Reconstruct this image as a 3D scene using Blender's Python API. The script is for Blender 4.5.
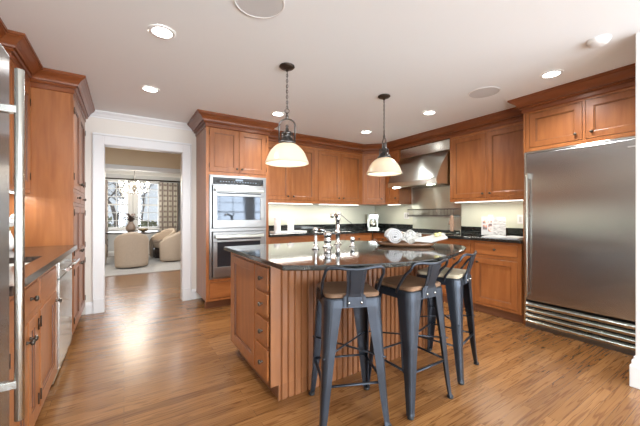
import bpy, bmesh, math, random
from math import sin, cos, pi, radians
from mathutils import Vector, Matrix
random.seed(7)
for o in list(bpy.data.objects): bpy.data.objects.remove(o)
SC = bpy.context.scene
COL = SC.collection

# ------------------------------------------------------------------ camera
EYE = 1.19
cd = bpy.data.cameras.new('camera'); cam = bpy.data.objects.new('camera', cd); COL.objects.link(cam)
cam.location = (0, 0, EYE); cam.rotation_euler = (radians(90), 0, -math.atan2(196, 305))
cd.sensor_width = 36; cd.lens = 305 / 640 * 36; cd.shift_y = 1.5 / 640; cd.clip_start = .05; cd.clip_end = 200
SC.camera = cam

# ------------------------------------------------------------------ world, exposure, daylight
SC.view_settings.view_transform = 'Standard'; SC.view_settings.look = 'None'
SC.view_settings.gamma = 1; SC.view_settings.use_curve_mapping = False
SC.view_settings.exposure = 0.95
W = bpy.data.worlds.new('sky'); SC.world = W; W.use_nodes = True
bg = W.node_tree.nodes['Background']; bg.inputs[0].default_value = (.80, .90, 1.0, 1); bg.inputs[1].default_value = .5

def light(name, kind, loc, rot, energy, color=(1, 1, 1), size=None, size_y=None, parent=None, **kw):
    l = bpy.data.lights.new(name, kind); l.energy = energy; l.color = color
    if kind == 'AREA':
        l.shape = kw.pop('shape', 'RECTANGLE'); l.size = size; l.size_y = size_y or size
    for k, v in kw.items(): setattr(l, k, v)
    o = bpy.data.objects.new(name, l); COL.objects.link(o); o.location = loc; o.rotation_euler = rot
    if parent: o.parent = parent
    return o
# daylight entering by the windows behind the camera and those of the dining room
light('window_daylight', 'AREA', (.1, -3.30, 1.28), (radians(106), 0, 0), 110, (.86, .93, 1), 2.0, 2.0)  # rear area lamps are tilted up to put extra light on the ceiling
light('window_daylight', 'AREA', (2.6, -3.30, 1.28), (radians(106), 0, 0), 130, (.86, .93, 1), 2.4, 2.0)
light('window_daylight', 'AREA', (5.2, -3.30, 1.28), (radians(106), 0, 0), 120, (.86, .93, 1), 2.2, 2.0)
light('window_daylight', 'AREA', (.22, 10.80, 1.5), (radians(-90), 0, 0), 20, (.92, .96, 1), 1.6, 1.5)

# ------------------------------------------------------------------ materials
def mat(name, base=(.8, .8, .8), rough=.5, metal=0, **kw):
    m = bpy.data.materials.new(name); m.use_nodes = True
    b = m.node_tree.nodes['Principled BSDF']
    b.inputs['Base Color'].default_value = (*base, 1); b.inputs['Roughness'].default_value = rough
    b.inputs['Metallic'].default_value = metal
    for k, v in kw.items():
        b.inputs[k].default_value = v
    return m
def N(m, t, **kw):
    n = m.node_tree.nodes.new(t)
    for k, v in kw.items():
        if hasattr(n, k): setattr(n, k, v)
        else: n.inputs[k].default_value = v
    return n
def L(m, a, b): m.node_tree.links.new(a, b)
def ramp(m, stops):
    r = m.node_tree.nodes.new('ShaderNodeValToRGB'); e = r.color_ramp.elements
    while len(e) < len(stops): e.new(.5)
    for i, (p, c) in enumerate(stops): e[i].position = p; e[i].color = (*c, 1)
    return r
def noisy(m, stops, scale, stretch=(1, 1, 1), detail=4, bump=0, rand=0, distort=0, coord='Object'):
    """base colour from stretched noise, optional bump and per-object tone"""
    b = m.node_tree.nodes['Principled BSDF']
    tc = N(m, 'ShaderNodeTexCoord'); mp = N(m, 'ShaderNodeMapping'); mp.inputs['Scale'].default_value = stretch
    L(m, tc.outputs[coord], mp.inputs[0])
    src = mp.outputs[0]
    if rand:
        oi = N(m, 'ShaderNodeObjectInfo'); ad = N(m, 'ShaderNodeVectorMath', operation='ADD')
        ml = N(m, 'ShaderNodeMath', operation='MULTIPLY'); ml.inputs[1].default_value = 37
        L(m, oi.outputs['Random'], ml.inputs[0]); L(m, src, ad.inputs[0]); L(m, ml.outputs[0], ad.inputs[1]); src = ad.outputs[0]
    nz = N(m, 'ShaderNodeTexNoise'); nz.inputs['Scale'].default_value = scale; nz.inputs['Detail'].default_value = detail
    nz.inputs['Distortion'].default_value = distort
    L(m, src, nz.inputs['Vector'])
    r = ramp(m, stops); L(m, nz.outputs[0], r.inputs[0]); out = r.outputs[0]
    if rand:
        hs = N(m, 'ShaderNodeHueSaturation'); mr = N(m, 'ShaderNodeMapRange')
        mr.inputs['To Min'].default_value = 1 - rand; mr.inputs['To Max'].default_value = 1 + rand
        L(m, oi.outputs['Random'], mr.inputs[0]); L(m, mr.outputs[0], hs.inputs['Value']); L(m, out, hs.inputs['Color']); out = hs.outputs[0]
    L(m, out, b.inputs['Base Color'])
    if bump:
        bp = N(m, 'ShaderNodeBump'); bp.inputs['Strength'].default_value = bump; bp.inputs['Distance'].default_value = .002
        L(m, nz.outputs[0], bp.inputs['Height']); L(m, bp.outputs[0], b.inputs['Normal'])
    return m
def wood(name, a, b_, stretch, rough=.32, rand=.1, coat=.15):
    m = mat(name, a, rough); m.node_tree.nodes['Principled BSDF'].inputs['Coat Weight'].default_value = coat
    m.node_tree.nodes['Principled BSDF'].inputs['Coat Roughness'].default_value = .25
    return noisy(m, [(.25, a), (.75, b_)], 5, stretch, 5, 0, rand, .4)
CH1, CH2 = (.26, .083, .022), (.39, .142, .042)
cherry = wood('cherry_vertical', CH1, CH2, (4, 4, .5))
cherry_h = wood('cherry_horizontal', CH1, CH2, (.5, 4, 4))
cherry_dark = wood('cherry_moulding', (.17, .044, .012), (.25, .073, .020), (.6, .6, 4))
recess_shade = mat('painted_recess_shade', (.10, .035, .014), .4)  # shadow of the door recesses, painted as a darker colour
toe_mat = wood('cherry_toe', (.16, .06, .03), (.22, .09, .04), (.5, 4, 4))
bead_mat = wood('cherry_beadboard', (.21, .082, .031), (.31, .125, .049), (4, 4, .5))
steel = mat('brushed_steel', (.60, .625, .575), .30, 1)
def brushed(m, rot, an=.75):
    b = m.node_tree.nodes['Principled BSDF']
    tg = N(m, 'ShaderNodeTangent'); tg.direction_type = 'RADIAL'; tg.axis = 'Z'; L(m, tg.outputs[0], b.inputs['Tangent'])
    b.inputs['Anisotropic'].default_value = an; b.inputs['Anisotropic Rotation'].default_value = rot
brushed(steel, .25, .9)
steel_door = mat('fridge_steel', (.44, .44, .435), .24, 1); brushed(steel_door, 0, .85)
steel_bright = mat('polished_steel', (.61, .625, .59), .2, 1)
chrome = mat('chrome', (.82, .82, .82), .08, 1)
bronze = mat('dark_bronze', (.06, .045, .035), .4, .8)
knob_m = mat('oil_rubbed_bronze', (.10, .085, .07), .35, .9)
pewter = mat('weathered_pewter', (.13, .125, .12), .38, 1)
gun = mat('gunmetal_steel', (.085, .10, .13), .30, .6); noisy(gun, [(.3, (.030, .037, .048)), (.7, (.050, .060, .078))], 6)
rubber = mat('black_rubber', (.02, .02, .02), .7)
black_glass = mat('black_glass', (.012, .014, .018), .05, 0, **{'Specular IOR Level': .9})
oven_glass = mat('oven_glass', (.05, .06, .075), .04, .55)
cavity = mat('dark_gap', (.01, .01, .01), .8)
granite = mat('dark_granite', (.03, .035, .03), .07, 0, **{'Specular IOR Level': .85})
noisy(granite, [(.42, (.007, .008, .008)), (.58, (.022, .026, .024)), (.74, (.09, .095, .085))], 55, (1, 1, 1), 6)
paint_wall = mat('cream_wall_paint', (.80, .76, .69), .6)
paint_ceil = mat('ceiling_paint', (.86, .885, .895), .75)
paint_trim = mat('white_trim_paint', (.82, .83, .83), .35)
beige_wall = mat('tan_hall_paint', (.74, .60, .42), .6)
dining_wall = mat('grey_dining_paint', (.62, .64, .66), .6)
splash = mat('pale_green_glass_splash', (.72, .74, .62), .12)
white_cer = mat('white_ceramic', (.85, .84, .82), .2)
white_matte = mat('white_plastic', (.85, .85, .84), .45)
grille_mat = mat('speaker_grille', (.62, .62, .62), .8)
paper = mat('paper', (.56, .555, .54), .7)
linen = mat('chair_linen', (.56, .45, .37), .85); noisy(linen, [(.3, (.55, .44, .34)), (.7, (.63, .51, .40))], 60, bump=.3)
rug_mat = mat('pale_rug', (.62, .60, .57), .95); noisy(rug_mat, [(.3, (.40, .385, .365)), (.7, (.50, .485, .46))], 40, bump=.5)
dark_wood = wood('espresso_wood', (.03, .022, .02), (.06, .045, .04), (1, 4, 4), .2)
seat_wood = wood('walnut_stool_seat', (.13, .075, .042), (.23, .135, .080), (.8, 7, 4), .38, .12)
tray_wood = wood('walnut_tray', (.12, .055, .028), (.2, .10, .05), (.6, 4, 4), .25)
def glass(name, tint=(1, 1, 1), g=.08):
    m = bpy.data.materials.new(name); m.use_nodes = True; nt = m.node_tree; nt.nodes.clear()
    out = N(m, 'ShaderNodeOutputMaterial'); mix = N(m, 'ShaderNodeMixShader'); t = N(m, 'ShaderNodeBsdfTransparent'); gl = N(m, 'ShaderNodeBsdfGlossy')
    t.inputs[0].default_value = (*tint, 1); gl.inputs['Roughness'].default_value = .02; mix.inputs[0].default_value = g
    L(m, t.outputs[0], mix.inputs[1]); L(m, gl.outputs[0], mix.inputs[2]); L(m, mix.outputs[0], out.inputs[0]); return m
pane_glass = glass('window_glass')
def emit(name, col, s):
    m = mat(name, col, .5); b = m.node_tree.nodes['Principled BSDF']
    b.inputs['Emission Color'].default_value = (*col, 1); b.inputs['Emission Strength'].default_value = s; return m
lamp_glow = emit('lamp_diffuser', (1, .97, .92), 9)
strip_glow = emit('led_strip', (1, .96, .88), 2)
bulb_glow = emit('bulb', (1, .9, .75), 5)
shade_mat = bpy.data.materials.new('alabaster_glass'); shade_mat.use_nodes = True
b = shade_mat.node_tree.nodes['Principled BSDF']; b.inputs['Base Color'].default_value = (.70, .65, .56, 1); b.inputs['Roughness'].default_value = .25
_t = N(shade_mat, 'ShaderNodeBsdfTranslucent'); _t.inputs[0].default_value = (.85, .76, .62, 1); _m = N(shade_mat, 'ShaderNodeMixShader'); _m.inputs[0].default_value = .35
L(shade_mat, b.outputs[0], _m.inputs[1]); L(shade_mat, _t.outputs[0], _m.inputs[2]); L(shade_mat, _m.outputs[0], shade_mat.node_tree.nodes['Material Output'].inputs[0])

def floor_material():
    m = mat('oak_strip_floor', (.4, .2, .1), .26); b = m.node_tree.nodes['Principled BSDF']
    b.inputs['Coat Weight'].default_value = .25; b.inputs['Coat Roughness'].default_value = .22
    tc = N(m, 'ShaderNodeTexCoord')
    br = N(m, 'ShaderNodeTexBrick'); br.offset = .37; br.offset_frequency = 2
    for k, v in dict(Scale=1, Bias=0, ).items(): br.inputs[k].default_value = v
    br.inputs['Mortar Size'].default_value = .0009; br.inputs['Mortar Smooth'].default_value = .2
    br.inputs['Brick Width'].default_value = 1.05; br.inputs['Row Height'].default_value = .066
    br.inputs['Color1'].default_value = (0, 0, 0, 1); br.inputs['Color2'].default_value = (1, 1, 1, 1); br.inputs['Mortar'].default_value = (0, 0, 0, 1)
    L(m, tc.outputs['Object'], br.inputs['Vector'])
    # grain: shifted per board
    sh = N(m, 'ShaderNodeVectorMath', operation='SCALE'); sh.inputs['Scale'].default_value = 13
    L(m, br.outputs['Color'], sh.inputs[0])
    ad = N(m, 'ShaderNodeVectorMath', operation='ADD'); L(m, tc.outputs['Object'], ad.inputs[0]); L(m, sh.outputs[0], ad.inputs[1])
    mp = N(m, 'ShaderNodeMapping'); mp.inputs['Scale'].default_value = (.8, 15, 1); L(m, ad.outputs[0], mp.inputs[0])
    wv = N(m, 'ShaderNodeTexNoise'); wv.inputs['Scale'].default_value = 1.6; wv.inputs['Detail'].default_value = 2; wv.inputs['Distortion'].default_value = .25
    L(m, mp.outputs[0], wv.inputs[0])
    # rings from the noise value -> cathedral figure
    mu = N(m, 'ShaderNodeMath', operation='MULTIPLY'); mu.inputs[1].default_value = 42; L(m, wv.outputs[0], mu.inputs[0])
    sn = N(m, 'ShaderNodeMath', operation='SINE'); L(m, mu.outputs[0], sn.inputs[0])
    rr = ramp(m, [(.55, (0, 0, 0)), (1, (1, 1, 1))]); L(m, sn.outputs[0], rr.inputs[0])
    fn = N(m, 'ShaderNodeTexNoise'); fn.inputs['Scale'].default_value = 30; mp2 = N(m, 'ShaderNodeMapping'); mp2.inputs['Scale'].default_value = (.12, 2.2, 1)
    L(m, tc.outputs['Object'], mp2.inputs[0]); L(m, mp2.outputs[0], fn.inputs[0])
    tone = ramp(m, [(0, (.225, .102, .033)), (.5, (.29, .137, .045)), (1, (.36, .180, .064))]); L(m, br.outputs['Color'], tone.inputs[0])
    def mul(a, bsock, f, c):
        mx = N(m, 'ShaderNodeMix', data_type='RGBA', blend_type='MULTIPLY'); mx.inputs['B'].default_value = (*c, 1)
        L(m, a, mx.inputs['A'])
        k = N(m, 'ShaderNodeMath', operation='MULTIPLY'); k.inputs[1].default_value = f; L(m, bsock, k.inputs[0]); L(m, k.outputs[0], mx.inputs['Factor'])
        return mx.outputs['Result']
    o = mul(tone.outputs[0], rr.outputs[0], .75, (.50, .38, .30))
    o = mul(o, fn.outputs[0], .7, (.55, .45, .38))
    o = mul(o, br.outputs['Fac'], .6, (.25, .2, .15))
    L(m, o, b.inputs['Base Color'])
    bp = N(m, 'ShaderNodeBump'); bp.inputs['Strength'].default_value = .08; bp.inputs['Distance'].default_value = .002
    L(m, wv.outputs[0], bp.inputs['Height']); L(m, bp.outputs[0], b.inputs['Normal'])
    return m
oak = floor_material()

# ------------------------------------------------------------------ mesh helpers
class MB:
    def __init__(s): s.v = []; s.f = []; s.sm = []
    def add(s, vs, fs, smooth=False):
        n = len(s.v); s.v += [tuple(v) for v in vs]
        for f in fs: s.f.append(tuple(i + n for i in f)); s.sm.append(smooth)
        return s
    def box(s, a, b):
        x0, y0, z0 = [min(p, q) for p, q in zip(a, b)]; x1, y1, z1 = [max(p, q) for p, q in zip(a, b)]
        return s.add([(x0,y0,z0),(x1,y0,z0),(x1,y1,z0),(x0,y1,z0),(x0,y0,z1),(x1,y0,z1),(x1,y1,z1),(x0,y1,z1)],
              [(0,3,2,1),(4,5,6,7),(0,1,5,4),(1,2,6,5),(2,3,7,6),(3,0,4,7)])
    def prism(s, poly, z0, z1, smooth=False):
        n = len(poly); ar = sum(poly[i][0]*poly[(i+1)%n][1]-poly[(i+1)%n][0]*poly[i][1] for i in range(n))
        if ar < 0: poly = poly[::-1]
        s.add([(x, y, z0) for x, y in poly] + [(x, y, z1) for x, y in poly], [tuple(range(n))[::-1], tuple(range(n, 2*n))])
        n0 = len(s.v) - 2*n
        for i in range(n):
            j = (i+1) % n; s.f.append((n0+i, n0+j, n0+n+j, n0+n+i)); s.sm.append(smooth)
        return s
    def lathe(s, prof, seg=24, c=(0, 0, 0), axis='z', cap=True):
        vs = []; fs = []
        for r, z in prof:
            for k in range(seg):
                a = 2*pi*k/seg; p = (r*cos(a), r*sin(a), z)
                if axis == 'y': p = (p[0], p[2], p[1])      # axis along y
                if axis == 'x': p = (p[2], p[0], p[1])
                vs.append((p[0]+c[0], p[1]+c[1], p[2]+c[2]))
        for i in range(len(prof)-1):
            for k in range(seg):
                k2 = (k+1) % seg; fs.append((i*seg+k, i*seg+k2, (i+1)*seg+k2, (i+1)*seg+k))
        s.add(vs, fs, True)
        if cap:
            n0 = len(s.v) - len(vs); s.f.append(tuple(n0+k for k in range(seg))[::-1]); s.sm.append(False)
            n1 = n0 + (len(prof)-1)*seg; s.f.append(tuple(n1+k for k in range(seg))); s.sm.append(False)
        return s
    def tube(s, pts, r, seg=8, closed=False, ry=None):
        P = [Vector(p) for p in pts]; n = len(P); vs = []; fs = []
        up = None
        for i in range(n):
            a = P[(i-1) % n] if (closed or i > 0) else P[i]; b = P[(i+1) % n] if (closed or i < n-1) else P[i]
            t = (b-a).normalized()
            if up is None: up = Vector((0, 0, 1)) if abs(t.z) < .9 else Vector((1, 0, 0))
            x = t.cross(up).normalized(); up = x.cross(t).normalized()
            rr = r[i] if isinstance(r, (list, tuple)) else r
            for k in range(seg):
                an = 2*pi*k/seg; vs.append(P[i] + x*cos(an)*rr + up*sin(an)*(ry or rr))
        m = n if closed else n-1
        for i in range(m):
            for k in range(seg):
                j = (i+1) % n; k2 = (k+1) % seg; fs.append((i*seg+k, j*seg+k, j*seg+k2, i*seg+k2))
        s.add(vs, fs, True)
        if not closed:
            n0 = len(s.v)-len(vs); s.f.append(tuple(n0+k for k in range(seg))); s.f.append(tuple(n0+(n-1)*seg+k for k in range(seg))[::-1]); s.sm += [False, False]
        return s
    def sphere(s, c, r, seg=12, rings=8, sc=(1, 1, 1)):
        prof = [(max(r*sin(pi*i/rings), 1e-4), -r*cos(pi*i/rings)) for i in range(rings+1)]
        t = MB().lathe(prof, seg, cap=False)
        return s.add([(x*sc[0]+c[0], y*sc[1]+c[1], z*sc[2]+c[2]) for x, y, z in t.v], t.f, True)
    def sweep(s, path, prof):
        """path: xy points, outward = right side of travel; prof: (out, z) closed outline"""
        n = len(path); rows = []
        for i in range(n):
            p = Vector(path[i]); d0 = (p-Vector(path[i-1])).normalized() if i else None; d1 = (Vector(path[i+1])-p).normalized() if i < n-1 else None
            d0 = d0 or d1; d1 = d1 or d0
            n0 = Vector((d0.y, -d0.x)); n1 = Vector((d1.y, -d1.x)); m = (n0+n1).normalized(); k = 1/max(m.dot(n0), .3)
            rows.append([(p.x+m.x*k*o, p.y+m.y*k*o, z) for o, z in prof])
        q = len(prof); vs = [v for r in rows for v in r]; fs = []
        for i in range(n-1):
            for k in range(q):
                k2 = (k+1) % q; fs.append((i*q+k, (i+1)*q+k, (i+1)*q+k2, i*q+k2))
        fs += [tuple(range(q))[::-1], tuple((n-1)*q+k for k in range(q))]
        return s.add(vs, fs)
    def xf(s, M):
        s.v = [tuple(M @ Vector(v)) for v in s.v]; return s
    def build(s, name, m, parent=None, loc=(0, 0, 0), rot=(0, 0, 0), bevel=0):
        me = bpy.data.meshes.new(name); me.from_pydata(s.v, [], s.f); me.polygons.foreach_set('use_smooth', s.sm)
        bm = bmesh.new(); bm.from_mesh(me); bmesh.ops.recalc_face_normals(bm, faces=bm.faces); bm.to_mesh(me); bm.free()
        ms = m if isinstance(m, list) else [m]
        for k in ms: me.materials.append(k)
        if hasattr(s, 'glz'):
            me.materials.append(recess_shade)
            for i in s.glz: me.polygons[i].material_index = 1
        o = bpy.data.objects.new(name, me); COL.objects.link(o); o.location = loc; o.rotation_euler = rot
        if parent: o.parent = parent
        if bevel:
            bv = o.modifiers.new('bevel', 'BEVEL'); bv.width = bevel; bv.segments = 2; bv.limit_method = 'ANGLE'; bv.angle_limit = radians(40)
        return o
def thing(name, label, cat, loc=(0, 0, 0), rz=0, group=None):
    o = bpy.data.objects.new(name, None); COL.objects.link(o); o.location = loc; o.rotation_euler = (0, 0, rz)
    o.empty_display_size = .1; return tag(o, label, cat, group)
def tag(o, label, cat, group=None, kind=None):
    if label: o['label'] = label
    if cat: o['category'] = cat
    if group: o['group'] = group
    if kind: o['kind'] = kind
    return o
def struct(o): o['kind'] = 'structure'; return o
def copy_tree(o, parent=None):
    c = o.copy(); COL.objects.link(c); c.parent = parent
    for ch in list(o.children): copy_tree(ch, c)
    return c
def arc(c, r, a0, a1, n, z=None):
    out = []
    for i in range(n+1):
        a = radians(a0+(a1-a0)*i/n); out.append((c[0]+r*cos(a), c[1]+r*sin(a)) + (() if z is None else (z,)))
    return out

# ------------------------------------------------------------------ the room
CEIL = 2.44
struct(MB().box((-3, -3.6, -.1), (7, 10.5, 0)).build('floor', oak))
struct(MB().box((-3, -3.6, CEIL), (7, 10.7, CEIL+.12)).build('ceiling', paint_ceil))
struct(MB().box((-1.12, -3.2, 0), (-1.0, 4.57, CEIL)).build('wall_left', paint_wall))
BW = 4.57
wb = MB(); wb.box((-3, BW, 0), (-.218, BW+.13, CEIL)); wb.box((.692, BW, 0), (4.37, BW+.13, CEIL)); wb.box((-.218, BW, 2.058), (.692, BW+.13, CEIL))
struct(wb.build('wall_back', paint_wall))
struct(MB().box((4.25, .588, 0), (4.37, BW, CEIL)).build('wall_right', paint_wall))
struct(MB().box((3.0, .45, 0), (6.6, .588, CEIL)).build('wall_right_return', paint_wall))
struct(MB().box((6.6, -3.2, 0), (6.72, .588, CEIL)).build('wall_far_right', paint_wall))
# rear wall with two windows
def wall_y(name, y0, y1, x0, x1, holes, m):
    w = MB(); xs = x0
    for a, b_, z0, z1 in holes:
        w.box((xs, y0, 0), (a, y1, CEIL))
        if z0 > 0: w.box((a, y0, 0), (b_, y1, z0))
        w.box((a, y0, z1), (b_, y1, CEIL)); xs = b_
    w.box((xs, y0, 0), (x1, y1, CEIL)); return struct(w.build(name, m))
wall_y('wall_rear', -3.2, -3.08, -1.0, 6.6, [(-.9, 1.1, .28, 2.28), (1.4, 3.8, .28, 2.28), (4.1, 6.3, .28, 2.28)], paint_wall)
# hall and dining room beyond the doorway
wall_y('wall_hall', 6.6, 6.72, -3, 5, [(-1.3, 2.4, 0, 2.03)], beige_wall)
struct(MB().box((-3, BW+.13, 0), (-2.88, 10.5, CEIL)).build('wall_hall_left', beige_wall))
struct(MB().box((3.6, BW+.13, 0), (3.72, 10.5, CEIL)).build('wall_hall_right', beige_wall))
DW = 10.5
wall_y('wall_dining', DW, DW+.14, -3, 5, [(-.50, .13, .78, 2.17), (.31, .92, .78, 2.17)], dining_wall)

wi = [0]
def window(x0, x1, z0, z1, y, inner, cols, rows, depth=.10):
    """inner = +1 when the room lies at larger y"""
    wi[0] += 1
    w = thing('window_%d' % wi[0], None, None, ((x0+x1)/2, y, z0)); w['kind'] = 'structure'
    hw = (x1-x0)/2; h = z1-z0; f = MB(); t = .045; s = inner
    for a, b_ in (((-hw, 0), (-hw+t, h)), ((hw-t, 0), (hw, h)), ((-hw, 0), (hw, t)), ((-hw, h-t), (hw, h))):
        f.box((a[0], -.03, a[1]), (b_[0], .03, b_[1]))
    f.box((-hw, -.025, h/2-.02), (hw, .025, h/2+.02))
    f.build('window_frame', paint_trim, w)
    g = MB()
    for i in range(1, cols): x = -hw+2*hw*i/cols; g.box((x-.009, -.014, t), (x+.009, .014, h-t))
    for i in range(1, rows):
        z = h*i/rows
        if abs(z-h/2) > .05: g.box((-hw+t, -.014, z-.009), (hw-t, .014, z+.009))
    g.build('muntin', paint_trim, w)
    MB().box((-hw+t, -.002, t), (hw-t, .002, h-t)).build('window_pane', pane_glass, w)
    c = MB(); yy = s*.062; y2 = s*.085; cw = .08
    c.box((-hw-cw, yy, -.02), (-hw, y2, h+cw)); c.box((hw, yy, -.02), (hw+cw, y2, h+cw)); c.box((-hw-cw, yy, h), (hw+cw, y2, h+cw))
    c.build('casing', paint_trim, w, bevel=.004)
    MB().box((-hw-.1, s*.03, -.045), (hw+.1, s*.13, -.01)).build('window_sill', paint_trim, w, bevel=.004)
    return w
window(-.9, 1.1, .28, 2.28, -3.14, 1, 4, 6)
window(1.4, 3.8, .28, 2.28, -3.14, 1, 5, 6)
window(4.1, 6.3, .28, 2.28, -3.14, 1, 5, 6)
window(-.50, .13, .78, 2.17, DW+.06, -1, 2, 6)
window(.31, .92, .78, 2.17, DW+.06, -1, 2, 6)

# doorway casing, jambs and plinths
c = MB()
for (x0, x1) in ((-.305, -.206), (.680, .778)):
    c.box((x0, BW-.022, .17), (x1, BW, 2.15)); e = x0-.013 if x0 < 0 else x1; c.box((e, BW-.036, .17), (e+.013, BW, 2.15))
    c.box((x0-.006, BW-.034, 0), (x1+.006, BW, .17))
c.box((-.206, BW-.022, 2.046), (.680, BW, 2.15)); c.box((-.32, BW-.036, 2.15), (.793, BW, 2.175))
c.box((-.218, BW, 0), (-.20, BW+.13, 2.058)); c.box((.674, BW, 0), (.692, BW+.13, 2.058)); c.box((-.20, BW, 2.04), (.674, BW+.13, 2.058))
struct(c.build('trim_1', paint_trim, bevel=.004))
CW_ = [(0, CEIL), (.085, CEIL), (.085, CEIL-.014), (.070, CEIL-.028), (.045, CEIL-.045), (.026, CEIL-.072), (.014, CEIL-.082), (.014, CEIL-.10), (0, CEIL-.10)]
CW = [(o*.75, CEIL-(CEIL-z)*.78) for o, z in CW_]
struct(MB().sweep([(-.385, BW), (.855, BW)], CW).build('trim_2', paint_trim))
# cased opening to the dining room
c = MB(); c.box((-1.3, 6.58, 2.03), (2.4, 6.6, 2.07)); c.box((-1.36, 6.58, 0), (-1.3, 6.6, 2.07)); c.box((2.4, 6.58, 0), (2.46, 6.6, 2.07)); c.box((-1.3, 6.6, 2.012), (2.4, 6.72, 2.03))
c.box((-1.40, 6.56, 2.07), (2.50, 6.6, 2.085))
struct(c.build('trim_3', paint_trim, bevel=.003))
c = MB().sweep([(-2.88, DW), (3.6, DW)], [(o*1.3, CEIL-(CEIL-z)*1.2) for o, z in CW]); struct(c.build('trim_4', paint_trim))
# end of the right hand return wall
c = MB(); c.box((2.972, .40, 0), (3.0, .595, CEIL)); c.box((2.945, .38, 0), (3.02, .62, .15)); c.box((2.955, .385, .15), (3.01, .612, .185)); c.box((2.963, .39, .185), (3.005, .603, .21))
struct(c.build('trim_5', paint_trim, bevel=.005))
struct(MB().sweep([(3.5, .592), (2.968, .592), (2.968, .40)][::-1], CW).build('trim_6', paint_trim))
bbp = [(0, 0), (.016, 0), (.016, .105), (.011, .125), (.004, .135), (0, .14)]
struct(MB().sweep([(-.385, BW), (-.313, BW)], bbp).build('baseboard_back_left', paint_trim))
struct(MB().sweep([(.786, BW), (.855, BW)], bbp).build('baseboard_back_right', paint_trim))
struct(MB().sweep([(-2.88, DW), (3.6, DW)], bbp).build('baseboard_dining', paint_trim))

# ------------------------------------------------------------------ cabinets
FR = .0   # face frame front plane at local y = 0, depth towards +y
def door_mesh(w, h, t=.021, st=.058, flat=False):
    m = MB(); y0 = -.003; y1 = y0+t
    if flat: return m.box((0, y0, 0), (w, y1, h))
    loops = [(0, y0+.002), (.002, y0), (st, y0), (st+.002, y0+.004), (st+.008, y0+.006), (st+.010, y0+.013)]
    vs = []; fs = []
    for d, y in loops: vs += [(d, y, d), (w-d, y, d), (w-d, y, h-d), (d, y, h-d)]
    for i in range(len(loops)-1):
        for k in range(4):
            k2 = (k+1) % 4; fs.append((i*4+k, i*4+k2, i*4+4+k2, i*4+4+k))
    q = (len(loops)-1)*4; fs.append((q, q+1, q+2, q+3))
    m.glz = set(range(8, 12)) | set(range(16, 20))  # bead faces that carry the painted recess shadow
    b0 = len(vs); vs += [(0, y1, 0), (w, y1, 0), (w, y1, h), (0, y1, h)]
    for k in range(4): k2 = (k+1) % 4; fs.append((b0+k, b0+k2, k2, k))
    fs.append((b0+3, b0+2, b0+1, b0)); return m.add(vs, fs)
def knob_mesh(r=.0148):
    return MB().lathe([(.009, .0), (.008, -.004), (.005, -.010), (.006, -.014), (r*.9, -.018), (r, -.023), (r*.85, -.029), (r*.4, -.032), (.001, -.0325)], 14, axis='y')
HINGE = MB().tube([(0, -.006, -.024), (0, -.006, .024)], .0035, 8).sphere((0, -.006, .027), .0042, 8, 6).sphere((0, -.006, -.027), .0042, 8, 6)
def cell_boxes(m, X0, Z0, X1, Z1, opens, y0, y1):
    xs = sorted({X0, X1, *[o[0] for o in opens], *[o[2] for o in opens]}); zs = sorted({Z0, Z1, *[o[1] for o in opens], *[o[3] for o in opens]})
    for j in range(len(zs)-1):
        run = None
        for i in range(len(xs)-1):
            cx = (xs[i]+xs[i+1])/2; cz = (zs[j]+zs[j+1])/2
            hole = any(o[0] < cx < o[2] and o[1] < cz < o[3] for o in opens)
            if not hole: run = [xs[i] if run is None else run[0], xs[i+1]]
            if (hole or i == len(xs)-2) and run:
                m.box((run[0], y0, zs[j]), (run[1], y1, zs[j+1])); run = None
def cabinet(name, label, cat, loc, rz, w, d, z0, z1, opens, toe=0, group=None, toe_in=.06, wood_m=None, open_top=False):
    """opens: (x0,z0,x1,z1,kind,knob x frac,knob z frac,hinge side)"""
    wm = wood_m or cherry
    t = thing(name, label, cat, loc, rz, group)
    ff = MB(); cell_boxes(ff, 0, z0+toe, w, z1, opens, 0, .02); ff.build('face_frame', wm, t)
    b_ = MB(); b_.box((0, .02, z0+toe), (.018, d, z1)); b_.box((w-.018, .02, z0+toe), (w, d, z1)); b_.box((.018, d-.01, z0+toe), (w-.018, d, z1))
    b_.box((.018, .02, z0+toe), (w-.018, d-.01, z0+toe+.018))
    if not open_top: b_.box((.018, .02, z1-.018), (w-.018, d-.01, z1))
    b_.build('body', wm, t)
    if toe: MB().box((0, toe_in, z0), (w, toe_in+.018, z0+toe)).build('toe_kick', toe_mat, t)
    g = .0035
    for o in opens:
        x0, a, x1, c_, kind = o[:5]
        if kind == 'void': continue
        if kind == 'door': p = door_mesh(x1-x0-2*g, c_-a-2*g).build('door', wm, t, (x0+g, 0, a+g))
        else: p = door_mesh(x1-x0-2*g, c_-a-2*g, flat=True).build('drawer', cherry_h, t, (x0+g, 0, a+g), bevel=.003)
        if len(o) > 5 and o[5] is not None:
            knob_mesh().build('knob', knob_m, p, ((x1-x0)*o[5], -.003, (c_-a)*o[6]))
        if len(o) > 7:
            hx = -.001 if o[7] == 'l' else x1-x0-.003
            for zf in (.13, .87): HINGE.build('hinge', bronze, p, (hx, 0, (c_-a)*zf))
    return t
CPROF = [(o, CEIL-d) for o, d in ((0, 0), (.10, 0), (.10, .018), (.091, .020), (.091, .027), (.078, .034), (.056, .052), (.042, .074), (.038, .088), (.024, .088), (.024, .096), (.031, .103), (.024, .112), (.010, .113), (.010, .150), (0, .155))]
def crown(name, label, path, parent=None, prof=CPROF):
    m = MB().sweep(path, prof)
    o = m.build(name, cherry_dark, parent)
    if not parent: tag(o, label, 'moulding')
    return o
LFT, RGT = pi/2, -pi/2

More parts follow.
